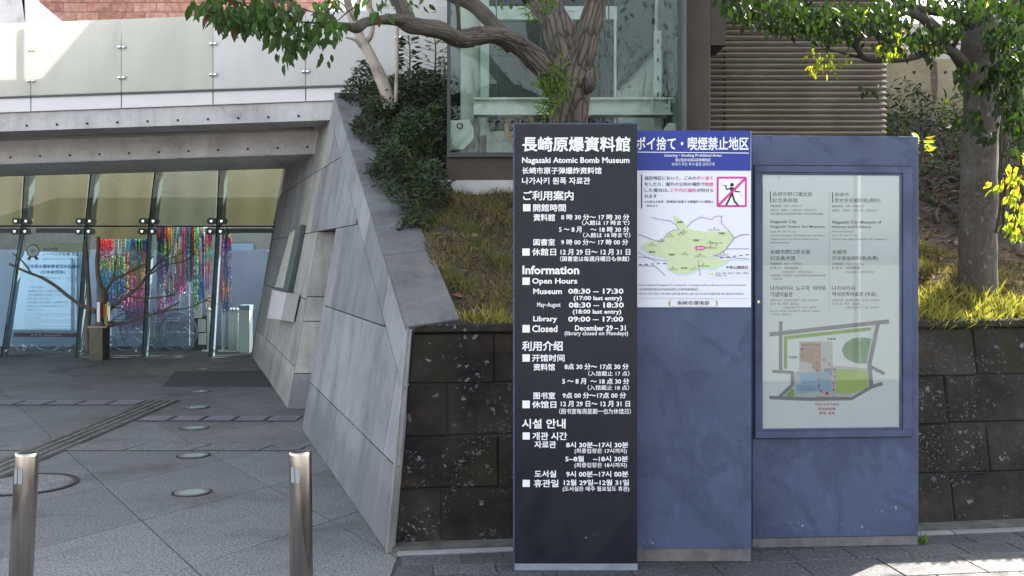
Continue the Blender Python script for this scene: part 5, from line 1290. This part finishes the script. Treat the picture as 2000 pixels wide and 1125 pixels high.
# twigs of the left spray + leaves
tw = MB(); LB, LD, LS = [], [], []
def spray(tips, n, Y0, sz, spread=14, yd=.35, dirv=(0, 0, -1), B=LB, D=LD, SZ=LS):
    for tx, ty, wgt in tips:
        for k in range(int(n*wgt)):
            x = tx+R.gauss(0, spread); y = ty+R.gauss(0, spread*.75); Y = Y0+R.uniform(-yd, yd)
            B.append(tuple(at(x, y, Y))); D.append((dirv[0]+R.gauss(0, .55), dirv[1]+R.gauss(0, .5), dirv[2]+R.gauss(0, .35))); SZ.append(sz*R.uniform(.65, 1.2))
tips = [(392, 8, .5), (415, 12, 1), (430, 30, 1.1), (455, 20, 1.2), (455, 50, .7), (480, 15, 1.2), (490, 45, .9), (510, 25, 1.1), (530, 50, .7), (530, 10, 1), (540, 72, .25), (555, 35, .8), (575, 20, .6), (585, 60, .5), (560, 75, .5), (575, 90, .45), (557, 105, .4), (610, 50, .45),
        (600, 75, .4), (625, 70, .3), (630, 108, .12), (640, 35, .35), (620, 15, .4), (650, 60, .3), (665, 60, .2), (700, 10, .12), (640, 5, .4), (735, 20, .2), (440, -15, 1), (500, -20, 1), (560, -15, .6)]
spray(tips, 42, 5.7, .072, 12, .3)
n_ind = 300
ordr = list(range(len(LB))); R.shuffle(ordr)
leaf_objects([LB[i] for i in ordr[:n_ind]], [LD[i] for i in ordr[:n_ind]], [LS[i] for i in ordr[:n_ind]], 'A', M['leafA'], ct, up=(0, -.8, .6))
print('left leaves', len(LB))
B2, D2, S2 = [], [], []
spray([(760, 5, 1), (800, 4, .8), (985, 0, .7), (1030, -8, 1), (830, 0, .4), (735, 35, .3)], 12, 6.4, .055, 14, .4, B=B2, D=D2, SZ=S2)
# crown above the frame
for k in range(5200):
    x, y, z = R.uniform(-2.6, 2.6), R.uniform(5.2, 9.4), R.uniform(3.5, 6.4)
    if ((x-.1)/2.7)**2+((y-7.2)/2.2)**2+((z-5.2)/1.6)**2 > 1: continue
    if math.sin(x*4+y*3)+math.sin(z*5-y*2)+math.sin(x*2.2-z*3.1) < -.6: continue
    px = CX+FOC*x/y; py = HY-FOC*(z-EYE)/y
    if py > -25: continue
    B2.append((x, y, z)); D2.append((R.gauss(0, .6), R.gauss(0, .6), -1+R.gauss(0, .4))); S2.append(R.uniform(.05, .08))
o_ = [i for i in ordr[n_ind:]]
B2 += [LB[i] for i in o_]; D2 += [LD[i] for i in o_]; S2 += [LS[i] for i in o_]
scatter_mesh('foliage', np.array(B2), np.array(D2), np.array(S2), SH, M['leafA'], ct, up=(0, -.6, .7), kind='stuff')
for x0, y0, x1, y1 in ((640, 48, 600, 20), (600, 20, 530, -5), (620, 20, 590, 70), (590, 70, 565, 95), (617, 45, 625, 95), (560, 0, 470, 5), (470, 5, 420, 0), (640, 48, 660, 8), (530, 0, 500, 40), (470, 5, 440, 35), (617, 45, 540, 40), (700, 10, 660, 40), (720, -5, 735, 30)):
    tw.tube([tuple(p) for p in smooth_path([at(x0, y0, 6.0), at((x0+x1)/2+R.uniform(-6, 6), (y0+y1)/2+R.uniform(-5, 5), 5.85), at(x1, y1, 5.7)], 4)], [.006-.0004*i for i in range(9)], 6)
tw.build('twigs', M['barkD'], ct, kind='stuff')
# ferns on the trunk
fe = empty('tree_fern_clump', at(1085, 185, 6.9), 'tufts of green strap fern growing on the fork of the furrowed tree', 'fern')
B3, D3, S3 = [], [], []
for cx, cy, n, sx, sy in ((1078, 170, 90, 14, 26), (1075, 205, 60, 9, 14), (1100, 165, 50, 12, 16), (1090, 150, 40, 8, 12), (1040, 22, 26, 12, 8), (985, 92, 10, 8, 3), (1070, 10, 30, 10, 14)):
    for k in range(n):
        B3.append(tuple(at(cx+R.gauss(0, sx), cy+R.gauss(0, sy), 6.88 if cx > 1045 and cy > 60 else 7.05+R.uniform(0, .1)))); D3.append((R.gauss(-.2, .6), -.6+R.gauss(0, .4), R.gauss(-.2, .6))); S3.append(R.uniform(.05, .12))
scatter_mesh('fronds', np.array(B3), np.array(D3), np.array(S3), leaf_shape(1, .13, .1, .5), M['leafP'], fe, kind='stuff')

# gaps cut in the crowns to let sun onto pavement, leaf clusters and grass
GAPC = [at(1975, 370, 5.9), at(1985, 440, 5.9), at(1742, 80, 5.8), at(1608, 122, 5.8), at(1800, 285, 7.0), at(1900, 20, 5.9)]
def sungap(x, y, z):
    gx, gy = x-sv.x/sv.z*z, y-sv.y/sv.z*z
    if gx > 1.55 and 3.6 < gy < 4.85+.25*(gx-1.66)+.05*math.sin(gx*9) and gx < 5: return True
    for c in GAPC:
        d = Vector((x, y, z))-c; t = d.dot(sv)
        if t > .12 and (d-sv*t).length < .3+.03*t: return True
    z -= 1.2; gx, gy = x-sv.x/sv.z*z, y-sv.y/sv.z*z
    return 2.25 < gx < 5 and 6.05 < gy < 6.05+.25*(gx-2.0)+.06*math.sin(gx*7)
# lichen covered tree on the right
rt = empty('lichen_tree', (at(1908, 545, 6.5).x, 6.5, bankz(2.95, 6.5)-.04), 'grey lichen covered tree with dark leafy crown at the right edge above the stone wall', 'tree')
m = MB(); limb(m, [(1908, 590, 6.5, 42), (1909, 545, 6.5, 37), (1908, 480, 6.5, 35), (1911, 400, 6.5, 34), (1913, 330, 6.5, 34), (1916, 250, 6.5, 33), (1916, 180, 6.5, 35), (1914, 120, 6.5, 37), (1920, 50, 6.5, 33), (1930, -30, 6.6, 28), (1935, -120, 6.6, 22)], 24, 6, .04); m.build('trunk', M['barkB'], rt, smooth=True)
for pts in ([(1900, 150, 6.5, 16), (1875, 118, 6.4, 12), (1858, 100, 6.3, 10), (1835, 96, 6.25, 8), (1800, 107, 6.2, 7), (1760, 116, 6.1, 6), (1720, 117, 6.05, 6), (1690, 114, 6.0, 6), (1676, 98, 6.0, 5), (1674, 82, 6.0, 4.5), (1690, 62, 6.0, 4), (1696, 38, 6.0, 3.5), (1690, 10, 6, 3)],
            [(1850, 100, 6.3, 12), (1835, 75, 6.3, 14), (1815, 45, 6.3, 12), (1790, 30, 6.3, 9), (1760, 15, 6.3, 8), (1740, -10, 6.3, 7)],
            [(1905, 60, 6.5, 14), (1870, 30, 6.4, 10), (1820, 22, 6.35, 9), (1780, 12, 6.3, 8), (1750, -20, 6.3, 7)],
            [(1672, 95, 6.0, 3.5), (1655, 78, 5.95, 3), (1640, 68, 5.9, 2)], [(1680, 112, 6.0, 3), (1655, 106, 5.95, 2.4), (1640, 102, 5.9, 2), (1610, 96, 5.9, 1.4), (1585, 98, 5.9, 1)],
            [(1925, 60, 6.5, 10), (1945, 20, 6.45, 8), (1965, -20, 6.4, 7)], [(1858, 98, 6.3, 5), (1878, 60, 6.2, 4), (1880, 30, 6.2, 3)]):
    m = MB(); limb(m, pts, 12, 5, .07); m.build('limb', M['barkD'], rt, smooth=True)
LB, LD, LS = [], [], []
t2 = [(1430, 8, .7), (1455, 28, 1), (1480, 15, 1.2), (1500, 40, 1), (1520, 15, 1.3), (1545, 45, 1.1), (1560, 15, 1.3), (1585, 50, 1.1), (1600, 20, 1.4), (1620, 62, 1), (1635, 30, 1.4), (1660, 60, 1), (1675, 20, 1.3), (1700, 45, 1.2), (1720, 15, 1.4), (1730, 60, 1), (1745, 85, .8), (1755, 40, 1.1), (1790, 70, .9), (1800, 95, .3), (1825, 90, .3), (1840, 60, .7), (1870, 20, 1), (1900, 10, 1), (1950, 10, 1.2), (1985, 20, 1.3), (1995, 60, 1), (1975, 50, 1), (1830, 5, .5), (1860, 55, .5), (1765, 10, .8)]
spray(t2, 75, 5.9, .056, 14, .45, B=LB, D=LD, SZ=LS)
big = []
spray([(1945, 85, .8), (1965, 110, 1), (1985, 130, 1), (1950, 150, 1), (1925, 165, .7), (1975, 170, 1), (1995, 190, 1), (1955, 205, .8), (1915, 235, .4), (1880, 225, .7), (1895, 240, .6), (1870, 145, .3), (1875, 165, .3), (1965, 240, .8), (1990, 245, .8), (1935, 270, .3), (1985, 290, .5), (1945, 130, .8), (1693, 170, .3), (1900, 120, .5), (1998, 110, 1.2), (1990, 150, 1.2), (1940, 60, 1), (1965, 80, 1.2), (1995, 215, 1), (1960, 180, .8)], 20, 5.9, .075, 11, .2, B=LB, D=LD, SZ=LS)
nbig = len(LB)
ordr = list(range(len(LB))); ordr = ordr[::-1][:230]+R.sample(ordr[:-230], 40)
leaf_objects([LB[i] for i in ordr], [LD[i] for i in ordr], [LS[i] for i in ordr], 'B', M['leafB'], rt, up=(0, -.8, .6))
YB, YD, YS = [], [], []
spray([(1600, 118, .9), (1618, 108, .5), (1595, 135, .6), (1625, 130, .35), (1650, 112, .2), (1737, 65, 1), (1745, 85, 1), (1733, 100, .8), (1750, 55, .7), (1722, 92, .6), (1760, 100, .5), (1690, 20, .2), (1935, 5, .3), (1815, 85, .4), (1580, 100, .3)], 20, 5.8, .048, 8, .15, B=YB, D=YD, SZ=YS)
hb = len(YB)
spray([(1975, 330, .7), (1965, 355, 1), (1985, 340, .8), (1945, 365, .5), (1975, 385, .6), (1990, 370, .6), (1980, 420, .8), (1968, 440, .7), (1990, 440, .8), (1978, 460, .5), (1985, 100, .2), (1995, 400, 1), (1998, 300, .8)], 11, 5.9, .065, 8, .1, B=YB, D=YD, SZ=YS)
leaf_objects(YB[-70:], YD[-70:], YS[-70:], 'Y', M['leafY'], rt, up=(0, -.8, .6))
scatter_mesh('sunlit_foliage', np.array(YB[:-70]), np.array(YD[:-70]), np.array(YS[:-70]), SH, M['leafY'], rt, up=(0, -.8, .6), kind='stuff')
B2 = [LB[i] for i in range(len(LB)) if i not in set(ordr)]; D2 = [LD[i] for i in range(len(LB)) if i not in set(ordr)]; S2 = [LS[i] for i in range(len(LB)) if i not in set(ordr)]
for k in range(13000):
    x, y, z = R.uniform(.8, 6.2), R.uniform(4.6, 10), R.uniform(2.7, 6.5)
    if ((x-3.3)/2.7)**2+((y-6.9)/2.4)**2+((z-4.6)/1.9)**2 > 1: continue
    if math.sin(x*4+y*3)+math.sin(z*5-y*2)+math.sin(x*2.2-z*3.1) < -.9: continue
    py = HY-FOC*(z-EYE)/y; px = CX+FOC*x/y
    if (px < 2030 and py > -22) or sungap(x, y, z): continue
    B2.append((x, y, z)); D2.append((R.gauss(0, .6), R.gauss(0, .6), -1+R.gauss(0, .4))); S2.append(R.uniform(.06, .1))
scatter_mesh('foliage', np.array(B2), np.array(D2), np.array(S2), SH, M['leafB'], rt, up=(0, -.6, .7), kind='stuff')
m = MB()
for pts in ([(1960, 450, 6.0, 3), (1963, 380, 5.95, 2.5), (1972, 300, 5.9, 2), (1978, 200, 5.9, 2)], [(1945, 455, 6.0, 4), (1955, 400, 5.95, 3.4), (1962, 340, 5.9, 3)], [(1975, 470, 6, 2), (1985, 420, 5.9, 2), (1990, 330, 5.9, 2)]): limb(m, pts, 6, 4, .05)
m.build('twigs', M['barkD'], rt, kind='stuff')
st2 = empty('second_tree', at(1958, 470, 7.6), 'thin rough barked trunk partly hidden behind the lichen covered tree', 'tree'); st2.location.z = bankz(st2.location.x, 7.6)
m = MB(); limb(m, [(1950, 480, 7.6, 18), (1955, 380, 7.6, 14), (1962, 260, 7.6, 12), (1972, 120, 7.6, 12), (1985, -60, 7.6, 10)], 12, 6, .06); m.build('trunk', M['barkA'], st2, smooth=True)
B2 = []; D2 = []; S2 = []
for k in range(900):
    x, y, z = R.uniform(3.2, 6), R.uniform(7, 10), R.uniform(3.3, 5.5); py = HY-FOC*(z-EYE)/y; px = CX+FOC*x/y
    if px < 1965 and py > -10: continue
    B2.append((x, y, z)); D2.append((R.gauss(0, .6), R.gauss(0, .6), -1)); S2.append(R.uniform(.06, .1))
scatter_mesh('foliage', np.array(B2), np.array(D2), np.array(S2), SH, M['leafB'], st2, up=(0, -.6, .7), kind='stuff')

bt2 = empty('evergreen_tree', (7.2, 12.8, 2.6), 'evergreen tree behind the concrete wall at the far right', 'tree')  # tree added to keep the sun off the bank and plaza
m = MB(); m.tube([(7.2, 12.8, 2.2), (7.3, 12.8, 6.5)], [.2, .12], 10); m.build('trunk', M['barkB'], bt2, smooth=True)  # trunk of the added shade tree
B2 = []; D2 = []; S2 = []
while len(B2) < 14000:
    x, y, z = R.uniform(4.4, 10.5), R.uniform(11.2, 14.4), R.uniform(3.0, 10.8); px = CX+FOC*x/y; py = HY-FOC*(z-EYE)/y
    if ((x-7.3)/2.9)**2+((y-12.8)/1.6)**2+((z-6.8)/3.9)**2 > 1 or px < 1850 or sungap(x, y, z): continue
    B2.append((x, y, z)); D2.append((R.gauss(0, .6), R.gauss(0, .6), -.7)); S2.append(R.uniform(.13, .2))
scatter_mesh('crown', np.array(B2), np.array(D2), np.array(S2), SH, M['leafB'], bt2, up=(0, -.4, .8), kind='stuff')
# pale peeling tree with its support pole, saplings
pt = empty('pale_bark_tree', (at(755, 180, 9.2).x, 9.2, bankz(at(755, 180, 9.2).x, 9.2)), 'slender pale smooth barked tree leaning left out of the shrubs', 'tree')
m = MB(); limb(m, [(765, 215, 9.2, 14), (752, 175, 9.2, 13), (738, 140, 9.2, 11), (722, 105, 9.2, 10), (706, 75, 9.2, 9), (692, 45, 9.2, 9), (680, 10, 9.2, 8), (672, -40, 9.2, 7)], 14, 5, .07); m.build('trunk', M['barkP'], pt, smooth=True)
for pts in ([(712, 85, 9.2, 6), (724, 70, 9.2, 5), (728, 45, 9.2, 4), (722, 15, 9.2, 4), (712, -20, 9.2, 4)], [(706, 92, 9.2, 4), (693, 78, 9.15, 3), (675, 73, 9.1, 2)], [(690, 40, 9.2, 5), (698, 15, 9.2, 5), (705, -20, 9.2, 4)], [(696, 50, 9.2, 3), (680, 20, 9.1, 2.5), (655, -5, 9.1, 2)]):
    m = MB(); limb(m, pts, 10, 5, .06); m.build('limb', M['barkP'], pt, smooth=True)
tp = empty('tree_stake', at(774, 180, 9.0), 'thin upright pale wooden stake standing in the shrubs beside the pale tree', 'stake')
tp.location.z = bankz(tp.location.x, 9.0)
m = MB(); limb(m, [(773, 200, 9.0, 3.6), (775, 120, 9.0, 3.5), (776, 40, 9.0, 3.4), (776, -20, 9, 3.4)], 8, 3, .04); m.build('pole', M['barkP'], tp, smooth=True)
def sapling(px, pytop, pybase, Y, label, n, mat='leafP', sz=.05, w_=12, name='sapling'):
    b = at(px, pybase, Y); t = empty(name, tuple(b), label, 'sapling'); m = MB(); B, D, SZ = [], [], []
    limb(m, [(px, pybase+20, Y, 1.8), (px+3, (pytop+pybase)/2, Y, 1.4), (px-1, pytop, Y, .8)], 6, 4, .03)
    for k in range(n):
        f = R.random(); x = px+R.choice([-1, 1])*w_*R.uniform(.2, 1)*(1.1-.4*f); y = pybase+(pytop-pybase)*f
        B.append(tuple(at(x, y, Y+R.uniform(-.05, .05)))); D.append((.9 if x > px else -.9, R.gauss(0, .4), R.gauss(.1, .4))); SZ.append(sz*R.uniform(.7, 1.2))
        if k % 3 == 0: m.tube([at(px+1, y+6, Y), at(x, y, Y)], .0025, 4, False)
    m.build('stem', M['barkD'], t); scatter_mesh('leaves', np.array(B), np.array(D), np.array(SZ), SHN, M[mat], t, kind='stuff')
sapling(798, 68, 150, 9.1, 'leafy sapling just right of the wooden stake', 70, 'leafB', .07, 16)
sapling(848, 62, 140, 9.3, 'sapling with fine leaves close to the left edge of the glass tower', 60, 'leafP', .05, 24)
sapling(866, 108, 150, 8.9, 'low shoot directly beside the glass tower frame', 26, 'leafB', .05, 8)
sapling(1750, 215, 262, 9.2, 'small bright sapling at the right end of the louvred wall', 40, 'leafP', .07, 14)
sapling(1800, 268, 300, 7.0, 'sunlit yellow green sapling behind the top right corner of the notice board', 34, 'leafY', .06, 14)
sapling(1798, 195, 240, 9.8, 'thin shoot at the foot of the concrete wall', 16, 'leafP', .06, 10)
sapling(1862, 195, 260, 8.8, 'green shoots growing left of the lichen covered tree', 34, 'leafP', .07, 18)

# shrub bed left of the glass tower, darker bed at right
def shrubs(name, label, test, n, h0, h1, mat, sz, xr, yr):
    B, D, SZ = [], [], []
    while len(B) < n:
        x, y = R.uniform(*xr), R.uniform(*yr); k = test(x, y)
        if k <= 0: continue
        H = (h0+(h1-h0)*(.5+.5*math.sin(x*6.1+y*2.3)*math.sin(y*5.2-x*3)))*min(1, k)
        z = bankz(x, y)+H*(1-R.random()**2.2*.9)+R.gauss(0, .015)
        a = R.uniform(0, 6.28); B.append((x, y, z)); D.append((math.cos(a), math.sin(a)-.4, R.gauss(.15, .5))); SZ.append(sz*R.uniform(.6, 1.3))
    t = empty(name, (sum(b[0] for b in B)/n, sum(b[1] for b in B)/n, min(b[2] for b in B)), label, 'shrub')
    scatter_mesh('foliage', np.array(B), np.array(D), np.array(SZ), SHN, M[mat], t, up=(0, -.35, .9), kind='stuff')
    return t
edge = lambda y: 1.035-.322*y+.17*zc(min(y, 10.5))+.30
def tl(x, y):
    # bed runs from the coping to the tower, thinning out towards the grass
    l = 1.3*(x-edge(y)+.12+.08*math.sin(y*5)); r = 1.6*((-.5+.06*math.sin(y*7)) - x) if y < 10 else 1
    f = (y-(7.12+.28*math.sin(x*4+1)-.3*x*.0))*1.6
    return min(l*4+.3, r*4+.4 if r > 0 else 0, f*2, 1) if l > -.1 and f > 0 else 0
shrubs('ground_shrub', 'dense dark green low shrub bed between the sloping coping and the glass tower', tl, 15000, .2, .42, 'leafS', .055, (-2.2, -.4), (6.9, 10.5))
def tr_(x, y): return 1 if (y > 8.35-.12*x+.3*math.sin(x*3) and x > 3.02) else 0
shrubs('ground_shrub', 'dark undergrowth on the slope below the warm concrete wall at the right', tr_, 9000, .1, .5, 'leafS', .06, (3.0, 6.5), (7.6, 10.3))
# surface roots on the right bank
for i, (pts, lab) in enumerate((([(1798, 388, 7.4, 6), (1820, 392, 7.35, 7), (1850, 405, 7.2, 7), (1880, 425, 7.0, 8)], 'long thick surface root running from the board to the lichen covered trunk'),
                    ([(1830, 360, 7.7, 5), (1850, 348, 7.75, 6), (1880, 338, 7.6, 6), (1900, 335, 7.4, 5)], 'curved upper surface root left of the lichen covered trunk'),
                    ([(1826, 378, 7.6, 4), (1822, 360, 7.75, 5), (1812, 352, 7.85, 4)], 'short twisted surface root behind the notice board edge'),
                    ([(1832, 435, 6.9, 4), (1828, 420, 7.0, 4), (1832, 408, 7.1, 3)], 'small stubby surface root low on the right bank'),
                    ([(840, 345, 7.5, 5), (820, 352, 7.4, 6), (795, 362, 7.3, 5)], 'surface root beneath the shrub bed left of the tower footing'))):
    P = []
    for x, y, Y, r in pts:
        X = at(x, y, Y).x
        # settle on the bank along the sight line
        for it in range(30):
            z = at(x, y, Y).z; X = at(x, y, Y).x; Y += (z-bankz(X, Y)-.01)*.8
        P.append((X, Y, bankz(X, Y)+.01, r/FOC*Y))
    P = smooth_path(P, 5); m = MB(); m.tube([p[:3] for p in P], [p[3] for p in P], 10, True, .12); tag(m.build('tree_root', M['barkB'], smooth=True), lab, 'tree root')

# grass on the bank
def blades(name, n, region, hmin, hmax, mat, **kw):
    B, D, SZ = [], [], []
    while len(B) < n:
        p = region()
        if p is None: continue
        x, y = p; B.append((x, y, bankz(x, y)-.005)); D.append((R.gauss(0, .75), R.gauss(-.2, .7), 1)); SZ.append(R.uniform(hmin, hmax))
    shp = (np.array([(0, -.045, 0), (0, .045, 0), (.6, .03, .06), (.6, -.03, .06), (1, 0, .2)], float), [(0, 1, 2), (0, 2, 3), (3, 2, 4)])
    return scatter_mesh(name, np.array(B), np.array(D), np.array(SZ), shp, M[mat], None, kind='stuff', **kw)
def tuft(x, y): return math.sin(x*9+y*5)*math.sin(y*11-x*4)+.6*math.sin(x*23)*math.sin(y*19+x)
def reg1():
    x, y = R.uniform(-.75, 3.0), R.uniform(5.6, 8.0)
    if y < WB(x)+BAT+.015 or x < edge(y)-.02: return None
    if x < -.45 and y > 7.1: return None
    if tuft(x, y) < R.uniform(-1.3, .7): return None
    return x, y
def reg2():
    x, y = R.uniform(2.0, 5.5), R.uniform(5.9, 7.6)
    if y < WB(x)+BAT+.015: return None
    d = y-WB(x)-BAT
    if R.random() < (d-.35)/.9: return None
    if tuft(x, y) < R.uniform(-1.3, .7): return None
    return x, y
def reg4():
    p = reg1()
    return p if p and math.sin(p[0]*4+1)*math.sin(p[1]*6)+.4*math.sin(p[0]*13+p[1]*9) > .25 else None
def reg3():
    x, y = R.uniform(-.5, 5), R.uniform(5.7, 6.5); d = y-WB(x)-BAT
    if d < .01 or R.random() < (d-.03)/(.16 if x < 1.5 else .42): return None
    if x < edge(y) or tuft(x*1.5, y) < R.uniform(-1.0, .6): return None
    return x, y
blades('grass', 34000, reg1, .025, .08, 'grass'); blades('grass', 15000, reg2, .025, .085, 'grass'); blades('grass', 9000, reg3, .05, .14, 'grassG')
B, D, SZ = [], [], []
while len(B) < 5200:
    x, y = R.uniform(-.7, 5.2), R.uniform(5.9, 9.4)
    if y < WB(x)+BAT+.03 or x < edge(y): continue
    if x < 2.6 and y > 7.9: continue
    if x < 2 and R.random() < .6: continue
    B.append((x, y, bankz(x, y)+.008)); a = R.uniform(0, 6.28); D.append((math.cos(a), math.sin(a), R.gauss(.2, .3))); SZ.append(R.uniform(.03, .075))
scatter_mesh('leaf_litter', np.array(B), np.array(D), np.array(SZ), SH, M['litter'], None, up=(0, -.3, 1), kind='stuff')
blades('grass', 5000, reg4, .04, .1, 'grassD')
# weeds at the wall foot
for x, y, lab in ((at(1800, 1060, 5.36).x, 5.36, 'small grass tuft at the foot of the notice board right corner'),):
    B = [(x+R.gauss(0, .02), y+R.gauss(0, .015), 0) for k in range(45)]; D = [(R.gauss(0, .5), R.gauss(0, .5), 1) for b in B]
    tag(scatter_mesh('weed', np.array(B), np.array(D), np.array([R.uniform(.03, .09) for b in B]), (np.array([(0, -.05, 0), (0, .05, 0), (1, 0, .2)], float), [(0, 1, 2)]), M['leafP']), lab, 'weed')

# bare cherry tree added before the glass to imitate its reflection there
bt = empty('bare_tree', at(194, 690, 14.95), 'bare branched tree wrapped with a colourful band standing against the entrance glass', 'tree'); bt.location.z = 0
TY = 14.82
m = MB(); limb(m, [(196, 706, TY, 11), (196, 660, TY, 9), (199, 612, TY, 11), (201, 575, TY, 10), (199, 563, TY, 8)], 12, 5, .12); m.build('trunk', M['barkC'], bt, smooth=True)  # trunk of the tree standing in for the reflection
brs = [[(199, 572, TY, 7), (192, 540, TY, 6), (190, 510, TY, 5), (193, 480, TY, 4), (192, 462, TY, 3)], [(204, 572, TY, 5), (212, 558, TY, 4), (222, 545, TY, 4), (240, 538, TY, 3), (262, 526, TY, 2.5), (285, 515, TY, 2), (300, 500, TY, 1.2)],
       [(222, 548, TY, 2.5), (224, 525, TY, 2), (228, 505, TY, 1.5), (226, 490, TY, 1)], [(208, 608, TY, 5), (228, 592, TY, 4.5), (250, 577, TY, 4), (272, 558, TY, 3.5), (290, 535, TY, 3), (310, 512, TY, 2.5), (330, 492, TY, 2), (335, 482, TY, 1)],
       [(290, 537, TY, 2), (325, 518, TY, 1.8), (360, 510, TY, 1.5), (380, 496, TY, 1), (388, 484, TY, .6)], [(250, 578, TY, 2.4), (275, 582, TY, 2), (310, 581, TY, 1.8), (342, 576, TY, 1.2)],
       [(212, 628, TY, 4), (235, 634, TY, 3.5), (260, 624, TY, 3), (290, 616, TY, 2.5), (320, 606, TY, 2), (350, 590, TY, 1.6)], [(290, 617, TY, 1.8), (330, 606, TY, 1.5), (365, 602, TY, 1.2), (395, 590, TY, 1), (420, 575, TY, .6)],
       [(262, 569, TY, 1.5), (240, 560, TY, 1.2), (232, 552, TY, .8)], [(222, 600, TY, 1.6), (238, 602, TY, 1.2), (250, 612, TY, .9)], [(310, 513, TY, 1.2), (345, 500, TY, .9), (358, 492, TY, .6)],
       [(18, 515, TY, 2.5), (45, 528, TY, 3), (80, 542, TY, 3.4), (110, 560, TY, 4), (135, 580, TY, 4), (160, 596, TY, 4.5), (190, 610, TY, 6)], [(60, 532, TY, 2), (45, 512, TY, 2), (25, 495, TY, 1.4)],
       [(172, 690, TY, 6), (171, 640, TY, 7), (174, 600, TY, 6), (171, 540, TY, 5), (168, 490, TY, 5), (166, 470, TY, 3)]]
for pts in brs: pts = [(a, b, c, d*.82) for a, b, c, d in pts]; m = MB(); limb(m, pts, 8, 5, .08); m.build('branch', M['barkC'], bt, smooth=True)
m = MB()
for k in range(42):
    b = R.choice(brs[1:12]); i = R.randrange(len(b)-1); f = R.random(); x = b[i][0]+(b[i+1][0]-b[i][0])*f; y = b[i][1]+(b[i+1][1]-b[i][1])*f
    dx, dy = R.uniform(-18, 34), R.uniform(-22, 12); limb(m, [(x, y, TY, .8), (x+dx*.5, y+dy*.4, TY-.02, .6), (x+dx, y+dy, TY-.04, .35)], 5, 3, .02)
m.build('twigs', M['barkD'], bt, kind='stuff')
for k, (c_, x0, x1) in enumerate((('white', 189, 195), ('red', 202, 206), ('orange', 206, 209), ('yellow', 209, 212), ('green', 204, 208), ('white', 211, 215))):
    m = MB(); y0 = 590+(k % 3)*4; m.prism([at(x0, y0+38-(k % 2)*10, TY-.16), at(x1, y0+40-(k % 2)*10, TY-.16), at(x1, y0, TY-.16), at(x0, y0, TY-.16)], (0, .03, 0), .003); m.build('ribbon', M['g_'+c_], bt)
pb = empty('stone_pedestal', at(192, 690, 14.6), 'low olive stone pedestal under the bare tree in front of the glass', 'pedestal'); pb.location.z = 0  # pedestal added to imitate a reflection in the lower panes
def PB(x0, y0, x1, y1, Y0, d, nm, mt_):
    a, b = at(x0, y1, Y0), at(x1, y0, Y0); m = MB(); m.box((a.x, Y0, max(0, a.z)), (b.x, Y0+d, b.z)); m.build(nm, mt_, pb)
PB(171, 637, 208, 641, 14.68, .3, 'top_slab', M['conc_warm']); PB(174, 641.3, 200, 712, 14.7, .26, 'block', simple('olive stone', (.12, .11, .07), .8, var=.25, vs=5))

# ============================================================ the street side behind the camera
lpz = empty('lamp_post', (5.7, -2.6, -.03), 'white lamp post standing behind the photographer', 'lamp post')
m = MB(); m.tube([(5.7, -2.6, -.03), (5.7, -2.6, 5.5)], [.05, .04], 14); m.build('pole', M['p_white'], lpz, smooth=True)
def street_tree(x, y, h, r, label, n=1500, seed=1):
    n *= 4
    rs = random.Random(seed); t = empty('street_tree', (x, y, 0), label, 'tree', 'street trees behind the photographer')
    m = MB(); m.tube([tuple(p) for p in smooth_path([(x, y, -.02), (x+.1, y, h*.3), (x-.05, y+.1, h*.6)], 5)], [.16-.008*i for i in range(11)], 10, True, .05)
    for k in range(6):
        a = rs.uniform(0, 6.28); m.tube([tuple(p) for p in smooth_path([(x, y, h*.35+k*.2), (x+math.cos(a)*r*.5, y+math.sin(a)*r*.5, h*.6), (x+math.cos(a)*r*.9, y+math.sin(a)*r*.9, h*.8)], 4)], [.06-.005*i for i in range(9)], 6)
    m.build('trunk', M['barkB'], t, smooth=True); B, D, SZ = [], [], []
    cl = [(x+rs.gauss(0, r*.5), y+rs.gauss(0, r*.5), h*.68+rs.gauss(0, h*.14)) for k in range(16)]
    for k in range(n):
        c = rs.choice(cl); B.append((c[0]+rs.gauss(0, r*.2), c[1]+rs.gauss(0, r*.2), c[2]+rs.gauss(0, r*.17))); D.append((rs.gauss(0, .6), rs.gauss(0, .6), -.6)); SZ.append(rs.uniform(.06, .1))
    scatter_mesh('crown', np.array(B), np.array(D), np.array(SZ), SH, M['leafB'], t, up=(0, 0, 1), kind='stuff')
street_tree(-2.2, -7, 6.5, 2.2, 'rounded street tree nearest the plaza', 1500, 3); street_tree(2.8, -9, 7, 2.4, 'rounded street tree farther along the street', 1500, 4)
